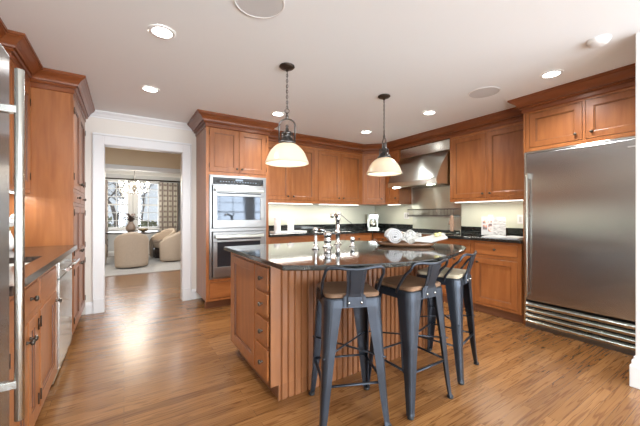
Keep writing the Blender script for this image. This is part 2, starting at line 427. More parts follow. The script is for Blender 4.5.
# left run: x faces the camera's aisle
LX = -.39
def left(y): return (LX, y, 0)
cabinet('base_cabinet', 'cherry base cabinet with two small doors beside the tall steel door handle on the left', 'cabinet', left(1.64), LFT, .58, .60, 0, .874,
        [(.05, .70, .55, .84, 'drawer', .68, .5), (.05, .13, .345, .67, 'door', .90, .83, 'l'), (.353, .13, .55, .67, 'door', .12, .83, 'r')], .10, open_top=True)
cabinet('base_cabinet', 'cherry base cabinet with a drawer over one tall door, left of the dishwasher', 'cabinet', left(2.222), LFT, .536, .60, 0, .874,
        [(.02, .70, .50, .84, 'drawer'), (.02, .13, .50, .67, 'door', .93, .88, 'l')], .10, open_top=True)
dw = thing('dishwasher', 'stainless steel dishwasher in the left run beside the tall pantry cabinet', 'dishwasher', (LX, 2.765, 0), LFT)
MB().box((.0, .02, .02), (.62, .58, .86)).build('body', steel, dw)
MB().box((.003, -.012, .115), (.617, .02, .735)).build('door', steel_bright, dw, bevel=.004)
MB().box((.003, -.012, .742), (.617, .02, .865)).build('control_panel', steel_bright, dw, bevel=.004)
MB().box((.01, .03, 0), (.61, .05, .105)).build('toe_kick', cavity, dw)
MB().tube([(.05, -.02, .80), (.05, -.055, .80)], .008).tube([(.57, -.02, .80), (.57, -.055, .80)], .008).tube([(.02, -.055, .80), (.60, -.055, .80)], .013, 12).build('handle', chrome, dw)
PZ = 3.55
p_opens = []
for x0, x1, kx in ((.03, .495, .9), (.505, .97, .1)):
    s = 'l' if x0 < .1 else 'r'
    p_opens += [(x0, .13, x1, .73, 'door', kx, .92, s), (x0, .77, x1, 1.27, 'door', kx, .08, s), (x0, 1.30, x1, 1.40, 'drawer', .5, .5), (x0, 1.43, x1, 2.25, 'door', kx, .08, s)]
pt = cabinet('pantry_cabinet', 'tall cherry pantry cabinet reaching the ceiling at the far end of the left run', 'cabinet', (LX, PZ, 0), LFT, 1.01, .60, 0, CEIL-.004, p_opens, .10)
crown('crown', None, [(0, .6), (0, 0), (1.01, 0)], pt)
for ob in pt.children:
    pass
cabinet('wall_cabinet', 'cherry wall cabinet on the left wall next to the pantry, with dark hinges', 'cabinet', (-.675, 2.975, 0), LFT, .57, .32, 1.37, CEIL-.004,
        [(.03, 1.40, .54, 2.25, 'door', .1, .06, 'r')])
cabinet('wall_cabinet', 'shallow cherry wall cabinet on the left wall nearest the camera, mostly behind the steel door', 'cabinet', (-.76, 2.05, 0), LFT, .92, .235, 1.37, CEIL-.004,
        [(.03, 1.40, .455, 2.25, 'door', .9, .06, 'l'), (.465, 1.40, .89, 2.25, 'door', .1, .06, 'r')])
crown('crown_moulding', 'dark cherry crown moulding stepping along the left wall cabinets', [(-.76, 2.05), (-.76, 2.972), (-.675, 2.972), (-.675, 3.44)])
# left counter with sink cut-out
X0, X1, Y0, Y1 = -1.0, -.36, 1.63, PZ-.002
SX0, SX1, SY0, SY1 = -.84, -.455, 2.26, 2.71
m = MB(); z0, z1 = .876, .914
m.box((X0, Y0, z0), (SX0, Y1, z1)); m.box((SX1, Y0, z0), (X1, Y1, z1)); m.box((SX0, Y0, z0), (SX1, SY0, z1)); m.box((SX0, SY1, z0), (SX1, Y1, z1))
brown_stone = mat('brown_granite', (.09, .05, .035), .12, 0, **{'Specular IOR Level': .45})
noisy(brown_stone, [(.42, (.025, .016, .013)), (.7, (.08, .047, .032))], 50)
tag(m.build('countertop', brown_stone), 'dark brown stone worktop on the left run with a sink cut-out', 'worktop')
m = MB(); q = .655
m.box((SX0+.001, SY0+.001, q), (SX1-.001, SY1-.001, q+.012))
for a, b_ in (((SX0-.012, SY0-.012), (SX0, SY1+.012)), ((SX1, SY0-.012), (SX1+.012, SY1+.012)), ((SX0, SY0-.012), (SX1, SY0)), ((SX0, SY1), (SX1, SY1+.012))):
    m.box((*a, q), (*b_, .875))
tag(m.build('sink', white_cer), 'white undermount sink set in the left worktop', 'sink')
t = thing('faucet', 'white lever faucet behind the sink on the left run', 'faucet', (-.90, 2.46, .914))
MB().lathe([(.028, 0), (.026, .01), (.016, .02), (.015, .15), (.018, .17), (.010, .185)], 16).build('post', white_cer, t)
MB().tube([(0, 0, .16)]+[(.02+.10*sin(a), 0, .16+.06*(1-cos(a))) if False else (.09-.09*cos(a), 0, .16+.09*sin(a)) for a in [pi*i/8 for i in range(9)]]+[(.18, 0, .12)], .010).build('spout', white_cer, t)
MB().tube([(0, .012, .12), (0, .06, .15)], .007).build('lever', white_cer, t)
# white vase of flowers beyond the sink
t = thing('flower_vase', 'white vase with round white blooms on the left worktop near the pantry', 'vase', (-.76, 3.28, .9145))
MB().lathe([(.03, 0), (.04, .02), (.045, .07), (.03, .12), (.022, .14), (.024, .15), (.02, .15), (.018, .14)], 18).build('vase', white_cer, t)
m = MB(); stem = MB()
for i in range(9):
    a = i*2.4; r = .02+.012*(i % 4); p = (r*cos(a), r*sin(a), .20+.02*((i*5) % 4)); m.sphere(p, .026, 10, 6, (1, 1, .8)); stem.tube([(0, 0, .12), (p[0]*.6, p[1]*.6, .17), p], .002, 5)
m.build('bloom', white_matte, t); stem.build('stem', mat('stem_green', (.12, .22, .06), .6), t)

# tall steel fridge at the left edge of the picture
t = thing('freezer_column', 'stainless steel freezer at the left edge of the picture with a long tubular handle', 'freezer', (-.365, .78, 0), LFT)
MB().box((.0, .03, .08), (.84, .62, 1.80)).build('body', steel, t, bevel=.004)
MB().box((.004, -.0, .30), (.838, .03, 1.80)).build('door', steel_door, t, bevel=.012)
m = MB()
for i in range(4): m.box((.01, .0, .10+i*.048), (.83, .03, .135+i*.048))
m.build('grille', steel_bright, t, bevel=.005)
MB().box((.02, .05, 0), (.82, .09, .08)).build('toe_kick', cavity, t)
m = MB().tube([(.65, -.065, .49), (.65, -.065, 1.685)], .0135, 16)
for z in (.615, 1.545): m.box((.638, -.065, z-.013), (.662, .0, z+.013))
m.build('handle', steel_bright, t, bevel=.002)

# ---- oven tower
OX, OY = .857, 3.95
ov = cabinet('oven_cabinet', 'tall cherry oven tower right of the doorway, with two doors above the ovens', 'cabinet', (OX, OY, 0), 0, .831, .61, 0, CEIL-.004,
    [(.035, 1.73, .412, 2.285, 'door', .92, .09, 'l'), (.419, 1.73, .796, 2.285, 'door', .08, .09, 'r'), (.035, .375, .796, 1.692, 'void'), (.035, .13, .796, .335, 'drawer', .5, .55)], .10)
crown('crown', None, [(0, .61), (0, 0), (.831, 0), (.831, .3)], ov, [(o*1.25, z) for o, z in CPROF])
MB().box((.018, .02, .345), (.813, .59, .370)).build('shelf', cherry, ov)
oven_steel = mat('oven_steel', (.34, .34, .335), .34, 1); brushed(oven_steel, .25, .5)
d = thing('double_oven', 'stainless steel built-in double wall oven with two glass doors', 'oven', (OX+.037, OY, .376))
OW = .757; H = 1.314
MB().box((.003, .03, 0), (OW-.003, .56, H)).build('body', cavity, d)
m = MB(); cell_boxes(m, -.006+.008, 0, OW-.002, H, [(.03, .02, OW-.03, .595), (.03, .64, OW-.03, 1.185), (.045, 1.20, OW-.045, H-.03)], -.012, .03); m.build('frame', oven_steel, d, bevel=.003)
MB().box((.045, -.008, 1.20), (OW-.045, .03, H-.03)).build('control_panel', black_glass, d)
m = MB()
for i in range(14): m.box((.13+i*.036, -.0095, 1.232), (.148+i*.036, -.0075, 1.240))
m.box((.33, -.0095, 1.25), (.43, -.0075, 1.272)); m.build('display', mat('panel_print', (.25, .32, .4), .3), d)
def oven_door(z0, z1, lo, hi):
    w = OW-.076; h = z1-z0
    p = MB(); cell_boxes(p, 0, 0, w, h, [(.055, lo, w-.055, hi)], 0, .035); o = p.build('door', oven_steel, d, (.038, -.03, z0), bevel=.004)
    MB().box((.055, .008, lo), (w-.055, .03, hi)).build('window', oven_glass, o)
    hz = h-.058
    MB().box((.02, -.052, hz-.02), (w-.02, -.028, hz+.02)).box((.03, -.03, hz-.012), (.06, .0, hz+.012)).box((w-.06, -.03, hz-.012), (w-.03, 0, hz+.012)).build('handle', steel, o, bevel=.008)
    MB().box((.05, -.0025, hz-.044), (w-.05, .004, hz-.030)).build('vent_slot', cavity, o)
    return o
oven_door(.023, .592, .128, .440); oven_door(.643, 1.182, .10, .405)

# ---- back run
BX = [1.69, 2.34, 2.99, 3.615]
bl = ['cherry base cabinet next to the oven tower, under the two white canisters', 'cherry base cabinet in the middle of the far wall, behind the island faucets', 'cherry base cabinet in the far corner, under the steel coffee maker']
for i in range(3):
    w = BX[i+1]-BX[i]-.001
    cabinet('base_cabinet', bl[i], 'cabinet', (BX[i], OY, 0), 0, w, .60, 0, .874,
        [(.03, .71, w-.03, .85, 'drawer', .5, .5), (.03, .13, w/2-.004, .68, 'door', .88, .88), (w/2+.004, .13, w-.03, .68, 'door', .12, .88)], .10)
for i, (x0, x1) in enumerate(((1.69, 2.66), (2.662, 3.638))):
    w = x1-x0
    cabinet('wall_cabinet', ['cherry wall cabinet with two doors right beside the oven tower', 'cherry wall cabinet with two doors on the far wall, ending at the corner'][i], 'cabinet', (x0, 4.24, 0), 0, w, .32, 1.37, CEIL-.004,
        [(.03, 1.41, w/2-.008, 2.25, 'door', .91, .07), (w/2+.008, 1.41, w-.03, 2.25, 'door', .09, .07)])
# corner cabinet: pentagon plan, angled door
t = thing('corner_cabinet', 'angled cherry corner wall cabinet with one door', 'cabinet', (3.64, 4.24, 0), -pi/4)
DL = .28*math.sqrt(2)
ff = MB(); op = [(.03, 1.41, DL-.03, 2.25)]; cell_boxes(ff, 0, 1.37, DL, CEIL-.004, op, 0, .02); ff.build('face_frame', cherry, t)
R = Matrix.Rotation(pi/4, 3, 'Z')
pl = [(.02, .03), (.60, .03)]
pent = [(3.645, 4.262), (3.645, 4.565), (4.245, 4.565), (4.245, 3.965), (3.942, 3.965)]
loc = [tuple((R @ Vector((x-3.64, y-4.24, 0)))[:2]) for x, y in pent]
MB().prism(loc, 1.37, CEIL-.004).build('body', cherry, t)
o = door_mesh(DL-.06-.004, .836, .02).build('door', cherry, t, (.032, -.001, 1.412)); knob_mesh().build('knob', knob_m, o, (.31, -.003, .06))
# right run, facing -x.  local x runs towards the camera (-y)
RXU = 3.93
cabinet('wall_cabinet', 'narrow cherry wall cabinet tucked behind the range hood at its left', 'cabinet', (RXU, 3.958, 0), RGT, .325, .315, 1.37, CEIL-.004, [(.03, 1.41, .295, 2.25, 'door', .85, .07)])
cabinet('wall_cabinet', 'cherry wall cabinet with two doors between the range hood and the big refrigerator', 'cabinet', (RXU, 2.67, 0), RGT, 1.071, .315, 1.37, CEIL-.004,
        [(.03, 1.41, .5145, 2.25, 'door', .92, .06), (.5305, 1.41, 1.036, 2.25, 'door', .08, .06)])
MB_ = crown('crown_moulding', 'dark cherry crown moulding wrapping the far wall, the corner and the hood wall', [(1.80, 4.24), (3.638, 4.24), (3.93, 3.948), (3.93, 1.71)])
# frieze bridging over the hood
tag(MB().box((3.93, 2.672, 2.335), (3.95, 3.631, CEIL-.004)).build('valance_board', cherry_h), 'cherry board above the range hood under the crown moulding', 'trim board')
FX = 3.62
cabinet('base_cabinet', 'cherry base cabinet with a drawer and one door, directly left of the big refrigerator', 'cabinet', (FX, 2.14, 0), RGT, .541, .60, 0, .874,
        [(.02, .71, .50, .85, 'drawer', .5, .5), (.02, .13, .50, .67, 'door', .07, .90)], .10, toe_in=.05)
cabinet('base_cabinet', 'cherry base cabinet with a wide drawer, between the rangetop and the cookbooks', 'cabinet', (FX, 2.70, 0), RGT, .558, .60, 0, .874,
        [(.03, .71, .528, .85, 'drawer', .5, .5), (.03, .13, .275, .67, 'door', .88, .9), (.283, .13, .528, .67, 'door', .12, .9)], .10, toe_in=.05)
cabinet('cooktop_cabinet', 'cherry base cabinet with drawers under the steel rangetop', 'cabinet', (FX, 3.60, 0), RGT, .898, .60, 0, .70,
        [(.03, .42, .868, .68, 'drawer', .5, .5), (.03, .13, .868, .40, 'drawer', .5, .5)], .10, toe_in=.05)
cabinet('base_cabinet', 'narrow cherry filler cabinet in the far corner beside the rangetop', 'cabinet', (FX, 3.94, 0), RGT, .338, .60, 0, .874, [(.03, .13, .30, .85, 'door', .85, .9)], .10, toe_in=.05)
# rangetop
t = thing('rangetop', 'stainless steel gas rangetop under the hood with black grates', 'cooktop', (3.575, 3.597, .702), RGT)
MB().box((0, .03, 0), (.892, .66, .215)).build('body', steel, t, bevel=.003)
MB().box((0, 0, .06), (.892, .03, .215)).build('front_panel', steel_bright, t, bevel=.012)
MB().box((0, .635, .216), (.892, .66, .25)).build('back_guard', steel_bright, t)
for i in range(6): MB().lathe([(.026, 0), (.026, -.012), (.020, -.016), (.018, -.035), (.001, -.036)], 14, (.08+i*.146, 0, .13), 'y').build('knob', rubber, t)
for i in range(3):
    m = MB(); x = .03+i*.282
    for k in range(5): m.box((x+k*.062, .07, .228), (x+k*.062+.01, .61, .242))
    for k in range(4): m.box((x, .07+k*.176, .220), (x+.258, .082+k*.176, .240))
    m.build('grate', cavity, t)
# worktops
tag(MB().box((1.692, 3.915, .876), (4.248, 4.568, .914)).box((3.585, 3.600, .876), (4.248, 3.915, .914)).build('countertop', granite, bevel=.004), 'dark polished granite worktop along the far wall and corner', 'worktop')
tag(MB().box((3.585, 1.599, .876), (4.248, 2.697, .914)).build('countertop', granite, bevel=.004), 'dark polished granite worktop between rangetop and big refrigerator', 'worktop')
tag(MB().box((1.692, 4.548, .915), (4.248, 4.568, 1.0145)).box((4.228, 3.606, .915), (4.248, 4.548, 1.0145)).build('upstand', granite), 'dark granite upstand along the far worktop', 'upstand')
tag(MB().box((4.228, 1.599, .915), (4.248, 2.690, 1.0145)).build('upstand', granite), 'dark granite upstand behind the cookbooks', 'upstand')
struct(MB().box((1.69, 4.562, 1.015), (4.242, 4.57, 1.37)).box((4.242, 3.606, 1.015), (4.25, 4.562, 1.37)).build('wall_splash_back', splash))
struct(MB().box((4.242, 1.599, 1.015), (4.25, 2.69, 1.37)).build('wall_splash_right', splash))
struct(MB().box((-1.0, 1.65, .9145), (-.992, PZ-.002, 1.37)).build('wall_splash_left', splash))
# steel splash plate and warming rack behind the rangetop
t = thing('steel_backsplash', 'stainless steel backsplash sheet with rail shelf behind the rangetop', 'backsplash', (4.238, 3.602, .955), RGT)
MB().box((0, 0, 0), (.905, .01, .672)).build('plate', steel, t)
m = MB(); m.box((.02, -.16, .196), (.885, 0, .215)); m.build('shelf', oven_steel, t)
m = MB()
for z in (.222, .318): m.tube([(.02, -.002, z), (.02, -.155, z), (.885, -.155, z), (.885, -.002, z)], .007)
for i in range(36): m.tube([(.03+i*.0244, -.155, .225), (.03+i*.0244, -.155, .318)], .0035, 5)
m.build('rail', pewter, t)
# oven mitt hanging at the end of the rail
t = thing('hanging_mitt', 'brown cloth oven mitt hanging at the near end of the steel rail shelf', 'oven mitt', (4.07, 2.735, .985), RGT)
m = MB(); P = [(-.03, 0), (.035, 0), (.04, .11), (.035, .17), (.01, .20), (-.02, .19), (-.035, .15), (-.055, .12), (-.065, .09), (-.05, .075), (-.035, .09)]
vs = [(x, -.012, z) for x, z in P]+[(x, .012, z) for x, z in P]; n = len(P)
m.add(vs, [tuple(range(n)), tuple(range(n, 2*n))[::-1]]+[(i, (i+1) % n, n+(i+1) % n, n+i) for i in range(n)])
mitt_m = mat('brown_cloth', (.30, .19, .13), .9); m.build('mitt', mitt_m, t, bevel=.006)
t.scale = (.75, 1, 1.25); t.location.z = .94
MB().tube([(0, 0, .19), (.01, 0, .215), (0, 0, .235), (-.012, 0, .215), (0, 0, .19)], .003).build('loop', mitt_m, t)
# hood
t = thing('range_hood', 'large stainless steel range hood with sloping front and flat duct cover', 'range hood', (4.25, 3.615, 0), RGT)
HW = .925
MB().box((.0, -.30, 2.13), (HW, -.005, 2.335)).build('duct_cover', steel_bright, t, bevel=.003)
prof = [(-.005, 1.63), (-.60, 1.63), (-.60, 1.70), (-.585, 1.715)]
for i in range(1, 9):
    u = i/8; prof.append((-.585+.285*u-.028*sin(pi*u), 1.715+.413*u))
prof.append((-.005, 2.128))
m = MB(); n = len(prof); inner = [(0, y, z) for y, z in prof]; outer = [(HW, y, z) for y, z in prof]
m.add(inner+outer, [tuple(range(n)), tuple(range(n, 2*n))[::-1]]+[(i, (i+1) % n, n+(i+1) % n, n+i) for i in range(n)])
m.build('canopy', steel, t)
m = MB()
for i in range(20): m.box((.05+i*.042, -.50, 1.618), (.075+i*.042, -.10, 1.629))
m.build('baffle_filter', steel_bright, t)
for x in (.10, HW-.16):
    MB().lathe([(.03, 1.612), (.03, 1.629)], 16, (x, -.545, 0)).build('lamp', lamp_glow, t)
    light('hood_lamp', 'SPOT', (x, -.545, 1.60), (0, 0, 0), 3.5, (1, .95, .85), parent=t, spot_size=radians(110), spot_blend=.6, shadow_soft_size=.03)

# ---- refrigerator
tag(MB().box((3.655, 1.574, 0), (4.248, 1.596, CEIL-.004)).build('end_panel', cherry), 'tall cherry side panel between the base cabinet and the big refrigerator', 'panel')
fc = cabinet('fridge_cabinet', 'cherry cabinet with two doors above the big refrigerator', 'cabinet', (3.66, 1.571, 0), RGT, .960, .585, 1.865, CEIL-.004,
        [(.03, 1.90, .483, 2.265, 'door', .88, .16), (.503, 1.90, .945, 2.265, 'door', .11, .16)])
crown('crown', None, [(-.026, .20), (-.026, -.004), (.960, -.004)], fc, [(o*1.1, z) for o, z in CPROF])
t = thing('refrigerator', 'wide stainless steel built-in refrigerator with ribbed grille on the right', 'refrigerator', (3.60, 1.566, 0), RGT)
RW = .91
MB().box((.004, .045, .06), (RW, .63, 1.845)).build('body', steel, t)
m = MB(); m.box((0, .0, .06), (.022, .045, 1.85)); m.box((.022, .0, 1.832), (RW, .045, 1.85)); m.build('surround', steel_bright, t, bevel=.003)
MB().box((.028, -.012, .292), (RW-.004, .045, 1.826)).build('door', steel_door, t, bevel=.006)
m = MB()
for i in range(4):
    z = .050+i*.059; m.add([(.024, -.012, z), (RW, -.012, z), (RW, -.020, z+.022), (.024, -.020, z+.022), (.024, .008, z+.042), (RW, .008, z+.042), (.024, .02, z), (RW, .02, z)],
        [(0, 1, 2, 3), (3, 2, 5, 4), (4, 5, 7, 6), (6, 7, 1, 0), (0, 3, 4, 6), (1, 7, 5, 2)])
m.build('grille', steel_bright, t)
MB().box((.024, .036, .048), (RW, .045, .29)).build('grille_back', cavity, t)
MB().box((.01, .015, 0), (RW, .035, .046)).build('toe_kick', mat('kick_steel', (.22, .21, .20), .35, .9), t)
m = MB().tube([(.050, -.055, .33), (.050, -.055, 1.60)], .010, 14); m.tube([(.05, -.055, .36), (.05, -.01, .36)], .007); m.box((.036, -.062, 1.56), (.062, -.01, 1.62)); m.build('handle', steel_bright, t, bevel=.001)
MB().box((.80, -.018, 1.752), (.88, -.011, 1.768)).build('badge', chrome, t, bevel=.002)

# ------------------------------------------------------------------ under cabinet lights
def led(loc, rz, w, watts):
    t = thing('under_cabinet_light', None, 'light', loc, rz, 'strips of light under the wall cabinets')
    MB().box((0, -.012, .003), (w, .028, .0085)).build('housing', white_matte, t); MB().box((.006, -.009, -.004), (w-.006, .025, .003)).build('diffuser', strip_glow, t)
    light('strip_light', 'AREA', (w/2, .008, -.008), (0, 0, 0), watts, (1, .95, .84), w-.02, .03, parent=t); return t
for loc, rz, w, lb in (((1.74, 4.28, 1.36), 0, .86, 'bright light strip under the wall cabinet beside the oven tower'), ((2.74, 4.28, 1.36), 0, .84, 'bright light strip under the far wall cabinet ending at the corner'),
                   ((3.975, 3.94, 1.36), RGT, .28, 'short light strip under the narrow cabinet left of the hood'), ((3.975, 2.62, 1.36), RGT, .96, 'bright light strip above the cookbooks on the right'), ((-.72, 3.02, 1.36), LFT, .48, 'light strip under the wall cabinet on the left wall'), ((-.80, 2.10, 1.36), LFT, .82, 'light strip under the shallow wall cabinet nearest the camera')):
    t = led(loc, rz, w, w*2.3); t['label'] = lb

# ------------------------------------------------------------------ ceiling fixtures
def downlight():
    t = thing('ceiling_light', None, 'ceiling light', (0, 0, CEIL), 0, 'recessed ceiling lights')
    MB().lathe([(.062, -.001), (.062, -.006), (.082, -.006), (.086, -.001)], 32, cap=False).build('trim_ring', white_matte, t)
    MB().lathe([(.062, -.004), (.062, -.001)], 32).build('diffuser', lamp_glow, t)
    light('lamp', 'SPOT', (0, 0, -.02), (0, 0, 0), 40, (.98, .99, 1), parent=t, spot_size=radians(150), spot_blend=.8, shadow_soft_size=.07)
    return t
DL0 = downlight(); first = True
for x, y, lb in ((.22, 2.34, 'round recessed ceiling light nearest the camera at upper left'), (.22, 3.47, 'round recessed ceiling light in front of the doorway'), (1.61, 3.47, 'round recessed ceiling light in front of the oven tower, behind the large pendant'),
              (3.08, 3.51, 'round recessed ceiling light beside the far pendant, before the corner'), (3.15, 2.42, 'round recessed ceiling light in front of the range hood'), (3.2, 1.17, 'round recessed ceiling light in front of the big refrigerator'), (1.65, -.3, None), (3.2, -.3, None), (.1, -1.6, None), (3, -1.8, None), (-.8, 5.6, 'unseen recessed ceiling light added to brighten the hall beyond the doorway'), (1.2, 5.5, 'unseen recessed ceiling light added to brighten the hall to the right'), (-.6, 7.7, 'unseen recessed ceiling light added to brighten the dining room'), (1.1, 7.7, 'round recessed ceiling light in the dining room, another added light on the right')):  # hall and dining room lights are added out of view to brighten those rooms
    t = DL0 if first else copy_tree(DL0); first = False; t.location = (x, y, CEIL); t['label'] = lb or 'round recessed ceiling light behind the camera'
for x, y, lb in ((3.10, 1.72, 'round flush speaker grille on the ceiling toward the big refrigerator'), (.67, 1.70, 'round flush speaker grille cut by the top edge of the picture')):
    t = thing('ceiling_speaker', lb, 'speaker', (x, y, CEIL), 0, 'round ceiling speakers')
    MB().lathe([(.138, -.001), (.138, -.006), (.146, -.006), (.150, -.001)], 40, cap=False).build('rim', white_matte, t); MB().lathe([(.138, -.0045), (.138, -.001)], 40).build('grille', grille_mat, t)
t = thing('smoke_detector', 'white round smoke detector on the ceiling at upper right', 'smoke detector', (2.86, .76, CEIL))
MB().lathe([(.062, -.001), (.062, -.014), (.055, -.030), (.035, -.038), (.001, -.039)], 28).build('cover', white_matte, t)
MB().lathe([(.068, 0), (.068, -.008), (.062, -.010)], 28, cap=False).build('base', paint_ceil, t)

def pendant():
    t = thing('pendant_lamp', None, 'pendant lamp', (0, 0, CEIL), 0, 'pendants above the island')
    MB().lathe([(.001, 0), (.062, 0), (.065, -.008), (.055, -.018), (.03, -.026), (.012, -.03), (.010, -.045), (.001, -.046)], 28, cap=False).build('ceiling_canopy', bronze, t)
    m = MB(); z = -.045; k = 0
    while z > -.36:
        pts = []
        for i in range(12):
            a = 2*pi*i/12; x = .0075*cos(a); zz = .015*sin(a); pts.append((x, 0, z-.013+zz) if k % 2 else (0, x, z-.013+zz))
        m.tube(pts, .0022, 5, True); z -= .0225; k += 1
    m.tube([(.003, 0, -.05), (-.003, .003, -.2), (.003, 0, -.36)], .0022, 5)
    m.build('chain', pewter, t)
    m = MB(); m.tube([(.018*cos(a), 0, -.378+.018*sin(a)) for a in [2*pi*i/16 for i in range(16)]], .0035, 6, True)
    m.lathe([(.001, -.396), (.009, -.40), (.006, -.412), (.012, -.42), (.012, -.44), (.005, -.45), (.001, -.455)], 14, cap=False); m.build('hook', pewter, t)
    m = MB(); pts = [(-.066, 0, -.645), (-.066, 0, -.50)]+[(-.066*cos(a), 0, -.50+.055*sin(a)) for a in [pi*i/12 for i in range(1, 12)]]+[(.066, 0, -.50), (.066, 0, -.645)]
    m.tube(pts, .0065, 8); m.build('bail', pewter, t)
    m = MB().lathe([(.001, -.49), (.008, -.495), (.013, -.507), (.008, -.52), (.014, -.53), (.014, -.545), (.030, -.555), (.042, -.562), (.042, -.575), (.030, -.58), (.030, -.60), (.040, -.606), (.045, -.62), (.055, -.63), (.068, -.640), (.070, -.655), (.05, -.66), (.03, -.66)], 24, cap=False)
    for i in range(8):
        a = 2*pi*i/8; m.tube([(.046*cos(a), .046*sin(a), -.56), (.05*cos(a), .05*sin(a), -.625)], .004, 6)
    m.build('socket', pewter, t)
    dome = [(.050, -.655), (.072, -.660), (.094, -.672), (.115, -.690), (.134, -.712), (.151, -.738), (.165, -.768), (.175, -.796)]
    pr = dome+[(.182, -.812), (.182, -.824), (.177, -.826), (.173, -.812)]
    pr += [(x-.005, z-.006) for x, z in dome[::-1]]
    MB().lathe(pr, 48, cap=False).build('lamp_shade', shade_mat, t)
    MB().sphere((0, 0, -.73), .03, 14, 10).lathe([(.014, -.66), (.014, -.70)], 12).build('bulb', bulb_glow, t)
    light('bulb_light', 'POINT', (0, 0, -.775), (0, 0, 0), 2.2, (1, .88, .72), parent=t, shadow_soft_size=.035)
    return t
p0 = pendant(); p0.location = (1.155, 2.31, CEIL); p0.rotation_euler = (0, 0, radians(-30)); p0['label'] = 'bronze pendant lamp with white glass dome nearer the ovens, arched bail seen face on'
p1 = copy_tree(p0); p1.location = (2.307, 2.34, CEIL); p1.rotation_euler = (0, 0, radians(62)); p1['label'] = 'bronze pendant lamp with white glass dome in front of the range hood'

# ------------------------------------------------------------------ island
isl = thing('kitchen_island', 'cherry kitchen island with beadboard front and four drawers at its left end', 'island', (0, 0, 0))
IX, IY, IYB, IXR = .775, 1.78, 2.63, 2.40
m = MB(); m.prism([(IX+.022, IY+.02), (IXR-.02, IY+.02), (1.95, 2.50), (IX+.022, IYB-.005)], .10, .883); m.build('body', cherry, isl)
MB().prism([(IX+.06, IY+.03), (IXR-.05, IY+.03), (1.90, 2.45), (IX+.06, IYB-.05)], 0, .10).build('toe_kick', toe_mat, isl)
# beadboard front: grooved sheet
pts = []; x = IX+.065
pts.append((IX+.0, IY)); pts.append((x, IY))
while x < IXR-.06:
    pts += [(x, IY), (x+.003, IY+.010), (x+.009, IY+.010), (x+.012, IY), (x+.016, IY-.004), (x+.022, IY)]; x += .049
pts += [(IXR, IY), (IXR, IY+.019), (IX+.0, IY+.019)]
up = [p for p in pts]
MB().prism(up, .10, .883).build('beadboard_panel', bead_mat, isl)
low = [(max(px, IX+.055), py) for px, py in pts if px >= IX+.05 or py > IY]
low = [(IX+.055, IY)]+[p for p in pts if p[0] > IX+.06]+[(IX+.055, IY+.019)]
MB().prism(low, 0, .0995).build('beadboard_base', bead_mat, isl)
MB().prism([(IXR-.0, IY+.02), (IXR+.018, IY+.02), (1.968, 2.51), (1.95, 2.50)], 0, .883).build('angled_side_panel', bead_mat, isl)
MB().box((IX+.03, IYB-.004, .10), (1.95, IYB+.012, .883)).build('back_panel', cherry, isl)
# left end in a local frame facing -x: local x runs +y->-y so build with its own helper empty-free transform
def end_part(mb): # local (x along -y from far end, y depth, z) -> world
    return mb.xf(Matrix(((0, 1, 0, IX), (-1, 0, 0, IYB), (0, 0, 1, 0), (0, 0, 0, 1))))
EW = IYB-IY-.0
dr = [(.70, .85), (.53, .68), (.345, .51), (.125, .325)]
ff = MB(); cell_boxes(ff, 0, .10, EW-.001, .883, [(.045, .125, .575, .85)]+[(.605, a, .825, b_) for a, b_ in dr], 0, .02); end_part(ff).build('face_frame', cherry, isl)
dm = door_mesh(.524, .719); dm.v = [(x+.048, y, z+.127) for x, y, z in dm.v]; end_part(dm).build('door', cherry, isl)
for a, b_ in dr:
    e = MB().box((.6085, -.011, a+.0035), (.8215, .018, b_-.0035)); o = end_part(e).build('drawer', cherry_h, isl, bevel=.003)
    k = knob_mesh(.016); k.v = [(x+.737, y-.009, z+(a+b_)/2) for x, y, z in k.v]; end_part(k).build('knob', knob_m, o)
# rounded granite top
ctrl = [(.72, 1.50), (.85, 1.415), (1.0, 1.34), (1.21, 1.262), (1.45, 1.215), (1.62, 1.215), (1.80, 1.25), (2.05, 1.332), (2.28, 1.42), (2.42, 1.49), (2.52, 1.565), (2.575, 1.66), (2.575, 1.75), (2.45, 1.95), (2.25, 2.27), (2.03, 2.57), (1.97, 2.655), (.72, 2.655)]
tag(MB().prism(ctrl, .8845, .914).build('countertop', granite, bevel=.007), 'dark polished granite island top with bowed seating edge', 'worktop')

# ------------------------------------------------------------------ island fixtures
t = thing('faucet', 'tall chrome bridge faucet with curved spout on the island', 'faucet', (1.66, 2.28, .9145))
MB().lathe([(.028, 0), (.028, .006), (.018, .012), (.015, .03), (.017, .10), (.021, .105), (.021, .115), (.016, .12), (.014, .21), (.019, .215), (.019, .235), (.01, .245)], 18).build('post', chrome, t)
MB().tube([(0, 0, .225), (-.02, -.01, .255), (-.05, -.03, .268), (-.08, -.045, .262), (-.088, -.05, .24)], [.013, .014, .015, .016, .012], 10).build('spout', chrome, t)
MB().tube([(.0, 0, .235), (.03, .01, .265), (.035, .012, .285)], .006).build('lever', chrome, t)
t = thing('pull_out_tap', 'stout chrome pull-out tap with side lever standing left of the tall faucet', 'tap', (1.445, 2.13, .9145))
MB().lathe([(.034, 0), (.034, .008), (.024, .014), (.023, .045), (.027, .05), (.027, .058), (.023, .062), (.023, .09), (.028, .095), (.025, .118), (.012, .128)], 18).build('body', chrome, t)
MB().tube([(-.01, 0, .115), (-.035, -.01, .138), (-.075, -.02, .146)], [.010, .008, .006], 8).build('lever', chrome, t)
t = thing('soap_dispenser', 'chrome soap dispenser with a ball top, leftmost fixture on the island', 'soap dispenser', (1.288, 2.07, .9145))
MB().lathe([(.024, 0), (.024, .008), (.012, .016), (.011, .05), (.013, .055), (.010, .06), (.010, .125), (.013, .13), (.008, .138)], 16).build('post', chrome, t)
MB().sphere((0, 0, .150), .018, 14, 10).build('ball_top', chrome, t)
t = thing('side_spray', 'short chrome side spray, rightmost fixture on the island', 'sprayer', (1.68, 2.09, .9145))
